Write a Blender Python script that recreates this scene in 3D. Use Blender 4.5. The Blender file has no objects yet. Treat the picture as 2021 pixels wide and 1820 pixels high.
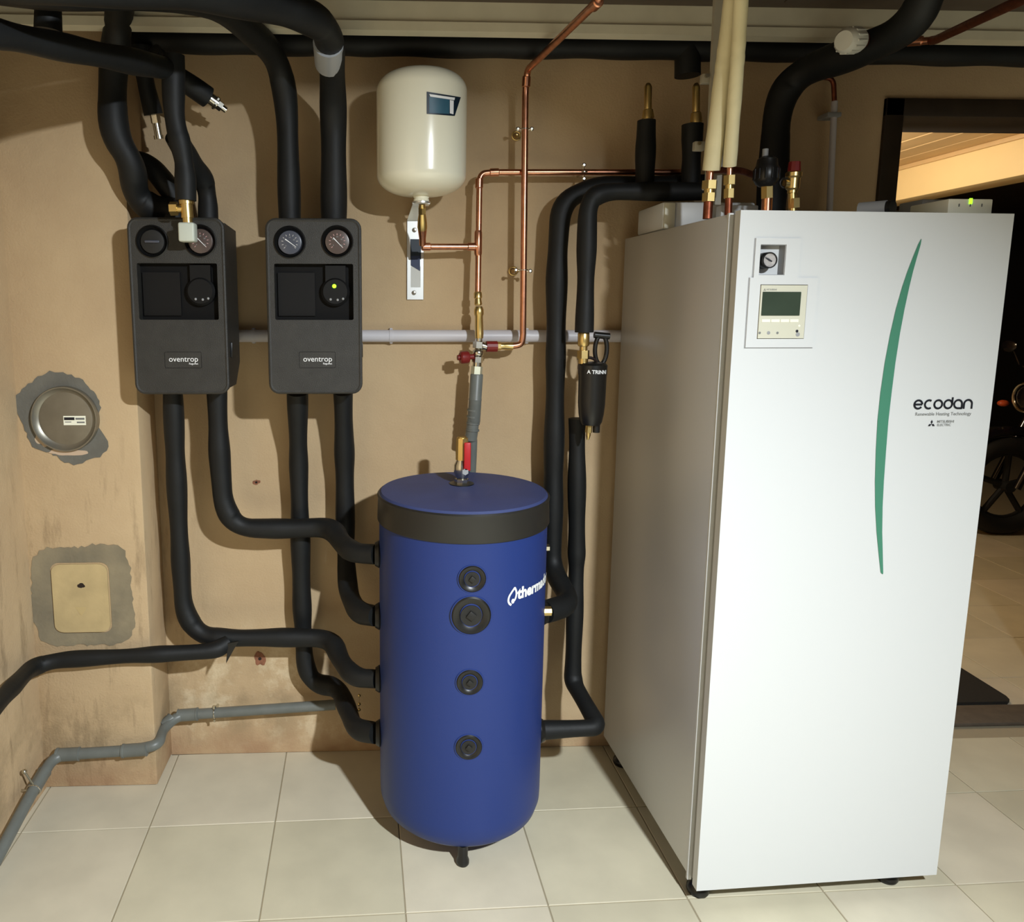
import bpy, bmesh, math, random
from mathutils import Vector, Matrix
from mathutils.geometry import tessellate_polygon
random.seed(7)
V = Vector
sc = bpy.context.scene
col = sc.collection
PI = math.pi

# ------------------------------------------------------------------ camera
FPX, CX, CY = 1497.34, 810.73, 831.47
PITCH, ROLL, YAW = 0.15076, 0.00201, 0.03978
CAM = V((-0.08009, -2.2397, 1.40305))
cp, sp, cw_, sw_ = math.cos(PITCH), math.sin(PITCH), math.cos(YAW), math.sin(YAW)
FW = V((sw_*cp, cw_*cp, -sp)); R0 = V((cw_, -sw_, 0)); U0 = R0.cross(FW)
RT = math.cos(ROLL)*R0 + math.sin(ROLL)*U0
UP = -math.sin(ROLL)*R0 + math.cos(ROLL)*U0
cd = bpy.data.cameras.new('camera'); cam = bpy.data.objects.new('camera', cd); col.objects.link(cam)
m3 = Matrix((RT, UP, -FW)).transposed()
cam.matrix_world = Matrix.Translation(CAM) @ m3.to_4x4()
cd.sensor_fit = 'HORIZONTAL'; cd.sensor_width = 36.0; cd.lens = 36.0*FPX/2021
cd.shift_x = (1010.5-CX)/2021; cd.shift_y = -(910-CY)/2021
cd.clip_start = 0.02
sc.camera = cam

# ------------------------------------------------------------------ world, lights, exposure
w = bpy.data.worlds.new('world'); sc.world = w; w.use_nodes = True
w.node_tree.nodes['Background'].inputs[0].default_value = (0.02, 0.025, 0.04, 1)
w.node_tree.nodes['Background'].inputs[1].default_value = 0.05

def lamp(name, typ, loc, energy, color, size=.1, aim=None, spread=None):
    l = bpy.data.lights.new(name, typ); l.energy = energy; l.color = color
    if typ == 'AREA':
        l.shape = 'DISK'; l.size = size
        if spread: l.spread = spread
    else: l.shadow_soft_size = size
    o = bpy.data.objects.new(name, l); o.location = loc; col.objects.link(o)
    if aim is not None: o.rotation_euler = (V(aim)-V(loc)).to_track_quat('-Z', 'Y').to_euler()
    return o
lamp('cellar_lamp', 'AREA', (0.86, -2.45, 2.065), 158, (0.88, 0.94, 0.98), .10, aim=(.86-.45, -2.45-.115, 2.065-.90))
lamp('garage_lamp', 'POINT', (1.72, 1.55, 1.96), 38, (1.0, 0.88, 0.67), .06)
sc.view_settings.view_transform = 'Standard'; sc.view_settings.look = 'None'
sc.view_settings.exposure = 0.0; sc.view_settings.gamma = 1.0; sc.view_settings.use_curve_mapping = False

# ------------------------------------------------------------------ helpers
def at(px, py, Y=None, X=None, Z=None):
    """the world point seen at a pixel of the photograph, on the plane y=Y (or x=X, z=Z)"""
    d = FW + RT*((px-CX)/FPX) - UP*((py-CY)/FPX)
    if X is not None: t = (X-CAM.x)/d.x
    elif Z is not None: t = (Z-CAM.z)/d.z
    else: t = (Y-CAM.y)/d.y
    return CAM + d*t
def ray_plane(px, py, P, n):
    d = FW + RT*((px-CX)/FPX) - UP*((py-CY)/FPX)
    return CAM + d*((P-CAM).dot(n)/d.dot(n))
def ray_cyl(px, py, cx, cy, r):
    d = FW + RT*((px-CX)/FPX) - UP*((py-CY)/FPX)
    ox, oy = CAM.x-cx, CAM.y-cy
    a = d.x**2+d.y**2; b = 2*(ox*d.x+oy*d.y); c = ox*ox+oy*oy-r*r
    D = max(b*b-4*a*c, 0)
    return CAM + d*((-b-math.sqrt(D))/(2*a))

def srgb(h):
    if isinstance(h, str):
        h = h.lstrip('#'); c = [int(h[i:i+2], 16)/255 for i in (0, 2, 4)]
    else: c = [x/255 for x in h]
    return tuple((x/12.92 if x <= .04045 else ((x+.055)/1.055)**2.4) for x in c)+(1,)

def mat(name, color, rough=.5, metal=0, noise=0, nscale=40, bump=0, bscale=200, color2=None, spec=.5, emit=None, coat=0):
    m = bpy.data.materials.new(name); m.use_nodes = True
    nt = m.node_tree; b = nt.nodes['Principled BSDF']
    c = srgb(color)
    b.inputs['Base Color'].default_value = c
    b.inputs['Roughness'].default_value = rough; b.inputs['Metallic'].default_value = metal
    b.inputs['Specular IOR Level'].default_value = spec
    b.inputs['Coat Weight'].default_value = coat
    tc = nt.nodes.new('ShaderNodeTexCoord')
    if color2 or noise:
        n = nt.nodes.new('ShaderNodeTexNoise'); n.inputs['Scale'].default_value = nscale; n.inputs['Detail'].default_value = 5
        nt.links.new(tc.outputs['Object'], n.inputs['Vector'])
        r = nt.nodes.new('ShaderNodeValToRGB')
        c2 = srgb(color2) if color2 else tuple(x*(1-noise) for x in c[:3])+(1,)
        r.color_ramp.elements[0].color = c2; r.color_ramp.elements[1].color = c
        r.color_ramp.elements[0].position = .35; r.color_ramp.elements[1].position = .65
        nt.links.new(n.outputs['Fac'], r.inputs['Fac']); nt.links.new(r.outputs['Color'], b.inputs['Base Color'])
    if bump:
        n2 = nt.nodes.new('ShaderNodeTexNoise'); n2.inputs['Scale'].default_value = bscale; n2.inputs['Detail'].default_value = 4
        nt.links.new(tc.outputs['Object'], n2.inputs['Vector'])
        bp = nt.nodes.new('ShaderNodeBump'); bp.inputs['Strength'].default_value = bump; bp.inputs['Distance'].default_value = .002
        nt.links.new(n2.outputs['Fac'], bp.inputs['Height']); nt.links.new(bp.outputs['Normal'], b.inputs['Normal'])
    if emit:
        b.inputs['Emission Color'].default_value = srgb(emit[0]); b.inputs['Emission Strength'].default_value = emit[1]
    return m

class MB:
    """collects shapes into one mesh"""
    def __init__(s): s.v = []; s.f = []; s.sm = []
    def add(s, verts, faces, smooth=False):
        k = len(s.v); s.v += [V(q) for q in verts]
        for f in faces: s.f.append([i+k for i in f]); s.sm.append(smooth)
        return s
    def box(s, a, b, M=None):
        x0, y0, z0 = a; x1, y1, z1 = b
        vs = [V(q) for q in ((x0,y0,z0),(x1,y0,z0),(x1,y1,z0),(x0,y1,z0),(x0,y0,z1),(x1,y0,z1),(x1,y1,z1),(x0,y1,z1))]
        if M: vs = [M @ q for q in vs]
        return s.add(vs, [(0,3,2,1),(4,5,6,7),(0,1,5,4),(1,2,6,5),(2,3,7,6),(3,0,4,7)])
    def bbox(s, a, b, bev=.003, M=None, seg=2):
        bm = bmesh.new(); bmesh.ops.create_cube(bm, size=1)
        for q in bm.verts: q.co = V([a[i]+(b[i]-a[i])*(q.co[i]+.5) for i in range(3)])
        bmesh.ops.bevel(bm, geom=list(bm.edges), offset=bev, segments=seg, affect='EDGES', profile=.5)
        bm.verts.ensure_lookup_table()
        vs = [(M @ q.co) if M else q.co.copy() for q in bm.verts]
        s.add(vs, [[q.index for q in f.verts] for f in bm.faces], True); bm.free(); return s
    def tube(s, pts, r, seg=16, caps=True, smooth=True):
        pts = [V(q) for q in pts]; n = len(pts)
        rr = r if isinstance(r, (list, tuple)) else [r]*n
        tans = []
        for i in range(n):
            t = (pts[min(i+1, n-1)]-pts[max(i-1, 0)])
            tans.append(t.normalized())
        ref = V((0,0,1)) if abs(tans[0].z) < .9 else V((1,0,0))
        nrm = (ref - tans[0]*ref.dot(tans[0])).normalized()
        vs = []
        for i in range(n):
            if i:
                nrm = (nrm - tans[i]*nrm.dot(tans[i])).normalized()
            bi = tans[i].cross(nrm)
            for k in range(seg):
                a = 2*PI*k/seg
                vs.append(pts[i] + (nrm*math.cos(a)+bi*math.sin(a))*rr[i])
        fs = []
        for i in range(n-1):
            for k in range(seg):
                a, b = i*seg+k, i*seg+(k+1) % seg
                fs.append((a, b, b+seg, a+seg))
        s.add(vs, fs, smooth)
        if caps:
            s.add(vs[:seg], [tuple(reversed(range(seg)))]); s.add(vs[-seg:], [tuple(range(seg))])
        return s
    def cyl(s, a, b, r, seg=24, r2=None, smooth=True):
        return s.tube([a, b], [r, r if r2 is None else r2], seg, True, smooth)
    def lathe(s, prof, origin, axis=(0,0,1), seg=48):
        """profile of (radius, height) along the axis"""
        ax = V(axis).normalized(); o = V(origin)
        ref = V((1,0,0)) if abs(ax.x) < .9 else V((0,1,0))
        e1 = (ref-ax*ref.dot(ax)).normalized(); e2 = ax.cross(e1)
        vs = []; n = len(prof)
        for (r, h) in prof:
            r = max(r, 1e-5)
            for k in range(seg):
                a = 2*PI*k/seg; vs.append(o+ax*h+(e1*math.cos(a)+e2*math.sin(a))*r)
        fs = []
        for i in range(n-1):
            for k in range(seg):
                a, b = i*seg+k, i*seg+(k+1) % seg; fs.append((a, b, b+seg, a+seg))
        s.add(vs, fs, True)
        if prof[0][0] > 1e-4: s.add(vs[:seg], [tuple(reversed(range(seg)))])
        if prof[-1][0] > 1e-4: s.add(vs[-seg:], [tuple(range(seg))])
        return s
    def hexn(s, a, b, r): return s.cyl(a, b, r, 6, smooth=False)
    def sphere(s, c, r, seg=20, sc3=(1,1,1)):
        n = 10; vs = []; fs = []
        for i in range(n+1):
            th = PI*i/n
            for k in range(seg):
                a = 2*PI*k/seg
                vs.append(V(c)+V((r*sc3[0]*math.sin(th)*math.cos(a), r*sc3[1]*math.sin(th)*math.sin(a), -r*sc3[2]*math.cos(th))))
        for i in range(n):
            for k in range(seg):
                a, b = i*seg+k, i*seg+(k+1) % seg; fs.append((a, b, b+seg, a+seg))
        return s.add(vs, fs, True)
    def ring(s, c, n, R, r, seg=32, rs=10, arc=2*PI, start=0):
        n = V(n).normalized(); ref = V((0,0,1)) if abs(n.z) < .9 else V((1,0,0))
        e1 = (ref-n*ref.dot(n)).normalized(); e2 = n.cross(e1)
        k = int(seg*arc/(2*PI))+1
        pts = [V(c)+(e1*math.cos(start+arc*i/k)+e2*math.sin(start+arc*i/k))*R for i in range(k+1)]
        return s.tube(pts, r, rs)
    def prism(s, outer, holes, origin, ex, ez, ey, d0, d1):
        """2-D outline with holes, extruded from d0 to d1 along ey"""
        o = V(origin); ex, ez, ey = V(ex), V(ez), V(ey)
        loops = [outer]+list(holes)
        flat = [q for L in loops for q in L]
        tris = tessellate_polygon([[V((q[0], q[1], 0)) for q in L] for L in loops])
        n = len(flat)
        vs = [o+ex*q[0]+ez*q[1]+ey*d0 for q in flat]+[o+ex*q[0]+ez*q[1]+ey*d1 for q in flat]
        fs = [tuple(t) for t in tris]+[tuple(i+n for i in reversed(t)) for t in tris]
        k = 0
        for L in loops:
            for i in range(len(L)):
                a, b = k+i, k+(i+1) % len(L); fs.append((a, b, b+n, a+n))
            k += len(L)
        return s.add(vs, fs)
    def build(s, name, m, parent=None, kind=None, angle=35):
        me = bpy.data.meshes.new(name)
        base = V((0,0,0)) if parent is None else parent['_b']
        if parent is None and getattr(s, 'base', None) is not None: base = s.base
        base = V(base)
        me.from_pydata([tuple(q-base) for q in s.v], [], s.f)
        bm = bmesh.new(); bm.from_mesh(me)
        bmesh.ops.remove_doubles(bm, verts=bm.verts, dist=1e-6)
        bmesh.ops.recalc_face_normals(bm, faces=bm.faces)
        bm.to_mesh(me); bm.free()
        if any(s.sm):
            me.polygons.foreach_set('use_smooth', [True]*len(me.polygons))
            me.set_sharp_from_angle(angle=math.radians(angle))
        me.materials.append(m)
        o = bpy.data.objects.new(name, me); col.objects.link(o)
        if parent is not None: o.parent = parent
        else: o.location = base
        o['_b'] = tuple(base)
        if kind: o['kind'] = kind
        return o

def thing(name, label, cat, base, group=None):
    o = bpy.data.objects.new(name, None); o.location = base; col.objects.link(o)
    o['_b'] = tuple(base); o['label'] = label; o['category'] = cat; o.empty_display_size = .05
    if group: o['group'] = group
    return o
def tag(o, label, cat, group=None):
    o['label'] = label; o['category'] = cat
    if group: o['group'] = group
    return o

def fillet(pts, cut, n=7):
    out = [pts[0]]
    for i in range(1, len(pts)-1):
        a, b, c = pts[i-1], pts[i], pts[i+1]
        k = cut if not isinstance(cut, (list, tuple)) else cut[i-1]
        la, lc = min(k, (a-b).length*.48), min(k, (c-b).length*.48)
        p, q = b+(a-b).normalized()*la, b+(c-b).normalized()*lc
        for j in range(n+1):
            t = j/n; out.append(p*(1-t)**2+b*2*t*(1-t)+q*t*t)
    out.append(pts[-1]); return out
def resample(pts, step):
    out = [pts[0]]
    for a, b in zip(pts, pts[1:]):
        L = (b-a).length; n = max(1, int(L/step))
        for j in range(1, n+1): out.append(a+(b-a)*j/n)
    return out
def P(q):
    """(px, py, Y) or (px, py, {'X': ..}) or a ready Vector"""
    if isinstance(q, V.__class__) or isinstance(q, V): return q
    if isinstance(q[2], dict): return at(q[0], q[1], **q[2])
    return at(q[0], q[1], Y=q[2])
def rounded_rect(x0, z0, x1, z1, r, n=5):
    o = []
    for (cx, cz, a0) in ((x1-r, z1-r, 0), (x0+r, z1-r, 90), (x0+r, z0+r, 180), (x1-r, z0+r, 270)):
        for i in range(n+1):
            a = math.radians(a0+90*i/n); o.append((cx+r*math.cos(a), cz+r*math.sin(a)))
    return o
def circle2(cx, cz, r, n=32): return [(cx+r*math.cos(2*PI*i/n), cz+r*math.sin(2*PI*i/n)) for i in range(n)]

# text as a flat mesh in the plane (o; ex, ez), ey is the outward normal
def text_mesh(s, size, bold=0.0, res=4):
    cu = bpy.data.curves.new('tmp', 'FONT'); cu.body = s; cu.size = size; cu.resolution_u = res; cu.offset = bold
    ob = bpy.data.objects.new('tmp', cu); col.objects.link(ob)
    dg = bpy.context.evaluated_depsgraph_get(); dg.update()
    me = bpy.data.meshes.new_from_object(ob.evaluated_get(dg))
    vs = [v.co.copy() for v in me.vertices]; fs = [tuple(p.vertices) for p in me.polygons]
    bpy.data.objects.remove(ob); bpy.data.curves.remove(cu); bpy.data.meshes.remove(me)
    return vs, fs
def text(name, s, m, parent, o, ex, ez, ey, width=None, size=.02, bold=0, shear=0, wrap=None):
    vs, fs = text_mesh(s, size, bold)
    x0 = min(v.x for v in vs); x1 = max(v.x for v in vs); k = 1 if width is None else width/(x1-x0)
    mb = MB()
    pts = []
    for v in vs:
        u = (v.x-x0)*k; h = v.y*k
        if wrap: pts.append(wrap(u+shear*h, h))
        else: pts.append(V(o)+V(ex)*(u+shear*h)+V(ez)*h+V(ey)*.0008)
    mb.add(pts, fs)
    return mb.build(name, m, parent)
def stroke(mb, pts, wd, o, ex, ez, ey, lift=.0008, closed=False):
    """flat ribbon of width wd along 2-D points, with round ends"""
    o, ex, ez, ey = V(o), V(ex), V(ez), V(ey)
    q = [V((a[0], a[1])) for a in pts]
    if closed: q.append(q[0].copy()); q.append(q[1].copy())
    L = []
    for i in range(len(q)):
        t = (q[min(i+1, len(q)-1)]-q[max(i-1, 0)]).normalized(); n = V((-t.y, t.x))*wd/2
        L.append((q[i]+n, q[i]-n))
    vs = [o+ex*p.x+ez*p.y+ey*lift for ab in L for p in ab]
    mb.add(vs, [(2*i, 2*i+1, 2*i+3, 2*i+2) for i in range(len(q)-1)])

# ------------------------------------------------------------------ materials
def plaster_mat(name, stains=True):
    m = mat(name, (197, 170, 132), .9)
    nt = m.node_tree; N = nt.nodes; L = nt.links; b = N['Principled BSDF']
    tc = N.new('ShaderNodeTexCoord')
    def noise(scale, detail=6, vec=None, rough=.6):
        n = N.new('ShaderNodeTexNoise'); n.inputs['Scale'].default_value = scale; n.inputs['Detail'].default_value = detail
        n.inputs['Roughness'].default_value = rough
        L.new(vec or tc.outputs['Object'], n.inputs['Vector']); return n.outputs['Fac']
    def ramp(f, a, c0, b_, c1):
        r = N.new('ShaderNodeValToRGB'); r.color_ramp.elements[0].position = a; r.color_ramp.elements[1].position = b_
        r.color_ramp.elements[0].color = c0; r.color_ramp.elements[1].color = c1; L.new(f, r.inputs['Fac']); return r.outputs['Color']
    def mixc(f, a, c):
        x = N.new('ShaderNodeMix'); x.data_type = 'RGBA'
        L.new(f, x.inputs['Factor']); 
        for sock, val in ((x.inputs['A'], a), (x.inputs['B'], c)):
            if isinstance(val, tuple): sock.default_value = val
            else: L.new(val, sock)
        return x.outputs['Result']
    def math_(op, a, c):
        x = N.new('ShaderNodeMath'); x.operation = op; x.use_clamp = True
        for i, val in enumerate((a, c)):
            if isinstance(val, (int, float)): x.inputs[i].default_value = val
            else: L.new(val, x.inputs[i])
        return x.outputs[0]
    base = ramp(noise(3.0), .3, srgb((186, 160, 125)), .7, srgb((200, 175, 138)))
    # old rust-brown and grey streaks, running down
    mp = N.new('ShaderNodeMapping'); mp.inputs['Scale'].default_value = (9, 9, 1.6); L.new(tc.outputs['Object'], mp.inputs['Vector'])
    streak = ramp(noise(2.2, 7, mp.outputs['Vector'], .7), .54, (0,0,0,1), .72, (1,1,1,1))
    sep = N.new('ShaderNodeSeparateXYZ'); L.new(tc.outputs['Object'], sep.inputs['Vector'])
    def band(sock, a, b2, c, d):
        mr = N.new('ShaderNodeMapRange'); mr.inputs[1].default_value = a; mr.inputs[2].default_value = b2; L.new(sock, mr.inputs[0])
        mr2 = N.new('ShaderNodeMapRange'); mr2.inputs[1].default_value = c; mr2.inputs[2].default_value = d
        mr2.inputs[3].default_value = 1; mr2.inputs[4].default_value = 0; L.new(sock, mr2.inputs[0])
        return math_('MULTIPLY', mr.outputs[0], mr2.outputs[0])
    low = band(sep.outputs['Z'], -.3, -.2, .75, 1.15)
    leftm = band(sep.outputs['X'], -9, -8, -.78, -.55)
    c = mixc(math_('MULTIPLY', math_('MULTIPLY', streak, low), math_('MULTIPLY', leftm, .75)), base, srgb((128, 108, 80)))
    # salt efflorescence and damp red-brown foot near the floor
    salt = ramp(noise(9, 8, None, .7), .5, (0,0,0,1), .62, (1,1,1,1))
    c = mixc(math_('MULTIPLY', math_('MULTIPLY', salt, band(sep.outputs['Z'], .0, .08, .30, .46)), math_('MULTIPLY', band(sep.outputs['X'], -.78, -.7, -.3, -.1), .65)), c, srgb((222, 205, 172)))
    damp = ramp(noise(5, 6), .35, (0,0,0,1), .6, (1,1,1,1))
    c = mixc(math_('MULTIPLY', math_('MULTIPLY', damp, band(sep.outputs['Z'], -.3, -.2, .02, .13)), .55), c, srgb((150, 108, 78)))
    gr = ramp(noise(7, 6), .45, (0,0,0,1), .6, (1,1,1,1))
    c = mixc(math_('MULTIPLY', math_('MULTIPLY', gr, band(sep.outputs['Z'], .02, .1, .2, .34)), math_('MULTIPLY', band(sep.outputs['X'], -9, -8, -.4, -.3), .5)), c, srgb((140, 122, 92)))
    # ghost outline of an old low arch on the wall
    L.new(c, b.inputs['Base Color'])
    bp = N.new('ShaderNodeBump'); bp.inputs['Strength'].default_value = .35; bp.inputs['Distance'].default_value = .004
    L.new(noise(160, 5), bp.inputs['Height'])
    bp2 = N.new('ShaderNodeBump'); bp2.inputs['Strength'].default_value = .25; bp2.inputs['Distance'].default_value = .02
    L.new(noise(6, 3), bp2.inputs['Height']); L.new(bp.outputs['Normal'], bp2.inputs['Normal'])
    L.new(bp2.outputs['Normal'], b.inputs['Normal'])
    return m
M_PLASTER = plaster_mat('plaster')
M_FOAM = mat('black_foam', (21, 23, 24), .58, bump=.25, bscale=60, noise=.25, nscale=14, spec=.35)
M_FOAMG = mat('grey_foam', (78, 84, 86), .7, bump=.3, bscale=60, spec=.3)
M_CASE = mat('black_case', (46, 45, 42), .5, bump=.6, bscale=500, noise=.25, nscale=25, spec=.5)
M_CASED = mat('recess_black', (9, 9, 10), .7, spec=.2)
M_BLACK = mat('black_plastic', (20, 20, 20), .35)
M_BLACKM = mat('matte_black', (26, 26, 25), .6, noise=.3, nscale=60)
M_BLUE = mat('blue_jacket', (29, 51, 114), .42, bump=.12, bscale=500, spec=.4)
M_BLUETOP = mat('blue_lid', (56, 68, 116), .6, noise=.12, nscale=9, bump=.2, bscale=300)
M_BAND = mat('black_band', (34, 33, 31), .38)
M_WHITE = mat('white_enamel', (209, 212, 213), .4, bump=.05, bscale=700)
M_CREAM = mat('cream_enamel', (236, 234, 214), .22, coat=.3)
M_STEELG = mat('grey_sheet', (198, 198, 196), .36, metal=.25)
M_EDGE = mat('door_edge_grey', (150, 150, 147), .5)
M_COPPER = mat('copper', (222, 158, 126), .28, metal=1, noise=.2, nscale=50)
M_COPPERD = mat('dull_copper', (150, 88, 66), .45, metal=1, noise=.35, nscale=60)
M_BRASS = mat('brass', (220, 194, 130), .32, metal=1)
M_NICKEL = mat('nickel', (205, 202, 190), .22, metal=1)
M_STEEL = mat('galvanised', (226, 228, 226), .35, metal=.9)
M_PVCW = mat('light_grey_conduit', (205, 202, 206), .4)
M_PVCG = mat('grey_pvc', (108, 112, 108), .42, noise=.12, nscale=30)
M_RED = mat('red_plastic', (190, 34, 38), .4)
M_REDD = mat('dark_red_plastic', (120, 26, 24), .45)
M_BEAM = mat('cream_beam', (208, 203, 182), .6, noise=.06, nscale=20)
M_CEIL = mat('ceiling_board', (92, 80, 68), .8, noise=.2, nscale=8)
M_GROUT = mat('grout', (158, 148, 124), .9, bump=.3)
M_FRAME = mat('dark_wood', (52, 40, 28), .55, noise=.3, nscale=12)
M_TUBE = mat('cream_sleeve', (222, 212, 172), .6, bump=.3, bscale=70, noise=.05)
M_TUBEG = mat('grey_rail', (160, 155, 140), .6, noise=.1, nscale=20)
M_MORTAR = mat('mortar', (112, 110, 102), .9, bump=.6, bscale=120, noise=.2, nscale=14)
M_HATCH = mat('yellow_board', (196, 174, 128), .85, bump=.4, bscale=60, noise=.2, nscale=12)
M_PLANK = mat('pine_plank', (214, 180, 130), .6, noise=.12, nscale=5)
M_PINE = mat('painted_header', (240, 214, 160), .6, noise=.04, nscale=4)
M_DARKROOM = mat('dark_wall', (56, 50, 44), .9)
M_MAT = mat('rubber_mat', (30, 28, 24), .85, bump=.5, bscale=150)
M_SCREEN = mat('lcd', (60, 72, 60), .2, noise=.2, nscale=8)
M_BEIGE = mat('beige_control', (205, 204, 186), .45)
M_BEIGEL = mat('button_ivory', (244, 244, 226), .4)
M_GREYP = mat('grey_plastic', (150, 152, 154), .5)
M_GREEN = mat('green_print', (68, 130, 106), .5)
M_INK = mat('ink', (24, 26, 34), .5)
M_INKG = mat('ink_grey', (120, 122, 120), .5)
M_WTXT = mat('white_print', (236, 238, 240), .5)
M_TEAL = mat('teal_label', (26, 66, 92), .4, color2=(52, 96, 116), nscale=9)
M_TEALD = mat('dark_teal', (14, 34, 50), .4)
M_DIAL = mat('dark_dial', (74, 78, 90), .3)
M_DIALR = mat('red_dial', (84, 72, 68), .3)
M_DIALW = mat('white_dial', (228, 224, 222), .4)
M_LED = mat('green_led', (150, 240, 40), .3, emit=((150, 255, 40), 2.2))
M_TAPE = mat('aluminium_tape', (190, 196, 204), .35, metal=.4)
M_RUBBER = mat('tyre_rubber', (18, 18, 18), .7)
M_PAINTD = mat('dark_paint', (24, 20, 24), .2, coat=.6)
M_ORANGE = mat('orange_reflector', (210, 90, 50), .3)
M_CHROME = mat('chrome', (220, 215, 205), .12, metal=1)
M_RUST = mat('rust_spot', (152, 100, 74), .85, noise=.4, nscale=60)
M_HOLE = mat('hole_dark', (40, 28, 20), .9)

def tile_mat(k):
    a = [(206, 199, 174), (200, 193, 168), (210, 202, 180)][k]
    m = mat('floor_tile_glaze', a, .42, noise=.1, nscale=7, bump=.08, bscale=300, spec=.4)
    return m
M_TILES = [tile_mat(k) for k in range(3)]

# ------------------------------------------------------------------ the setting
XL, XR, YF, ZC = -1.068, 3.4, -3.6, 2.118
DX0, DX1, DZ, WT = 1.405, 2.34, 1.965, .18       # doorway in the back wall
fl = MB().box((XL-.1, YF-.1, -.12), (8.0, 7.0, -.0025)).build('floor', M_GROUT, kind='structure')
TS, TA = .3388, .0275
tx = V((math.cos(TA), math.sin(TA))); ty = V((-math.sin(TA), math.cos(TA))); T0 = V((-.714, -.3397))
def clip(poly, f):
    out = []
    for i in range(len(poly)):
        a, b = poly[i], poly[(i+1) % len(poly)]; fa, fb = f(a), f(b)
        if fa >= 0: out.append(a)
        if (fa >= 0) != (fb >= 0): out.append(a+(b-a)*(fa/(fa-fb)))
    return out
def make_tile(poly):
    if len(poly) < 3: return
    cx = sum((q for q in poly), V((0,0)))/len(poly)
    jz = random.uniform(-.0004, .0004)
    top = []; g = .0018
    for q in poly: top.append(q+(cx-q).normalized()*g)
    n = len(poly)
    mb = MB().add([(q.x, q.y, -.009) for q in poly]+[(q.x, q.y, -.0012) for q in poly]+[(q.x, q.y, jz) for q in top],
                  [tuple(range(2*n, 3*n))]+[(i, (i+1) % n, n+(i+1) % n, n+i) for i in range(n)]+[(n+i, n+(i+1) % n, 2*n+(i+1) % n, 2*n+i) for i in range(n)])
    mb.build('tile', random.choice(M_TILES), fl)
for i in range(-2, 13):
    for j in range(-8, 2):
        g = .0016
        a, b = i*TS+g, j*TS+g; a1, b1 = (i+1)*TS-g, (j+1)*TS-g
        poly = [T0+tx*p+ty*q for p, q in ((a, b), (a1, b), (a1, b1), (a, b1))]
        poly = clip(poly, lambda q: q.x-XL); poly = clip(poly, lambda q: -q.y) if len(poly) > 2 else []
        if poly and clip(poly, lambda q: q.x-(-.745)) == [] and min(q.y for q in poly) > -.157: continue
        make_tile(poly)
for i in range(0, 9):      # the garage beyond the doorway
    for j in range(0, 9):
        x0, y0 = 1.61+(i-2)*.341+.0016, .394+(j-1)*.3445+.0016; x1, y1 = x0+.341-.0032, y0+.3445-.0032
        poly = [V((x0,y0)), V((x1,y0)), V((x1,y1)), V((x0,y1))]
        poly = clip(poly, lambda q: q.y-WT)
        make_tile(poly)

# back wall with the doorway, as one plate with an opening
wb = MB()
wb.prism([(XL-.1, 0), (DX0, 0), (DX0, DZ), (DX1, DZ), (DX1, 0), (XR, 0), (XR, 2.3), (XL-.1, 2.3)], [], (0,0,0), (1,0,0), (0,0,1), (0,1,0), 0, WT)
wb.build('wall_back', M_PLASTER, kind='structure')
MB().box((XL-.12, YF, 0), (XL, 0, 2.3)).build('wall_left', M_PLASTER, kind='structure')
MB().box((XR, YF, 0), (XR+.12, WT, 2.3)).build('wall_right', M_DARKROOM, kind='structure')
MB().box((XL-.12, YF-.12, 0), (XR+.12, YF, 2.3)).build('wall_front', M_DARKROOM, kind='structure')
MB().bbox((XL-.02, -.155, 0), (-.744, .02, 2.25), .006).build('pillar', M_PLASTER, kind='structure')
# door frame and threshold
fr = MB()
for (a, b) in (((DX0-.035, -.012, 0), (DX0+.02, WT+.01, DZ+.03)), ((DX1-.02, -.012, 0), (DX1+.035, WT+.01, DZ+.03)), ((DX0-.035, -.012, DZ-.02), (DX1+.035, WT+.01, DZ+.03))):
    fr.bbox(a, b, .003)
fr.build('door_1', M_FRAME, kind='structure')
MB().bbox((DX0+.02, .065, 0), (DX1-.02, .182, .012), .003).build('trim_1', mat('threshold_grey', (96, 86, 74), .7, noise=.2), kind='structure')
# ceiling boards and the cream rail below them
ce = MB().box((XL-.1, YF-.1, ZC+.012), (XR+.1, WT, 2.35)).build('ceiling', M_BLACKM, kind='structure')
for i in range(8):
    for j in range(6):
        x0 = XL-.1+i*.60-.35+(j % 2)*0; y0 = -.335-(j)*.62
        MB().bbox((max(x0+.002, XL-.1), y0-.616, ZC), (min(x0+.598, XR+.1), y0-.002, ZC+.012), .002, seg=1).build('panel', M_CEIL, ce)
bm_ = MB(); bm_.prism([(-.300, 2.057), (-.300, 2.078), (-.292, 2.080), (-.292, 2.130), (-.26, 2.130), (-.26, 2.057)], [], (XL, 0, 0), (0,1,0), (0,0,1), (1,0,0), 0, XR-XL)
bm_.build('beam', M_BEAM, kind='structure')
bm_ = MB(); bm_.prism([(-1.34, 2.034), (-1.34, 2.118), (-1.27, 2.118), (-1.27, 2.034)], [], (XL, 0, 0), (0,1,0), (0,0,1), (1,0,0), 0, XR-XL)  # second beam, unseen from the camera, added to shade the top of the back wall
bm_.build('beam', M_BEAM, kind='structure')
MB().box((XL-.1, -.335, ZC+.008), (XR, .0, ZC+.05)).build('ceiling_trim', M_CEIL, kind='structure')
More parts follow.
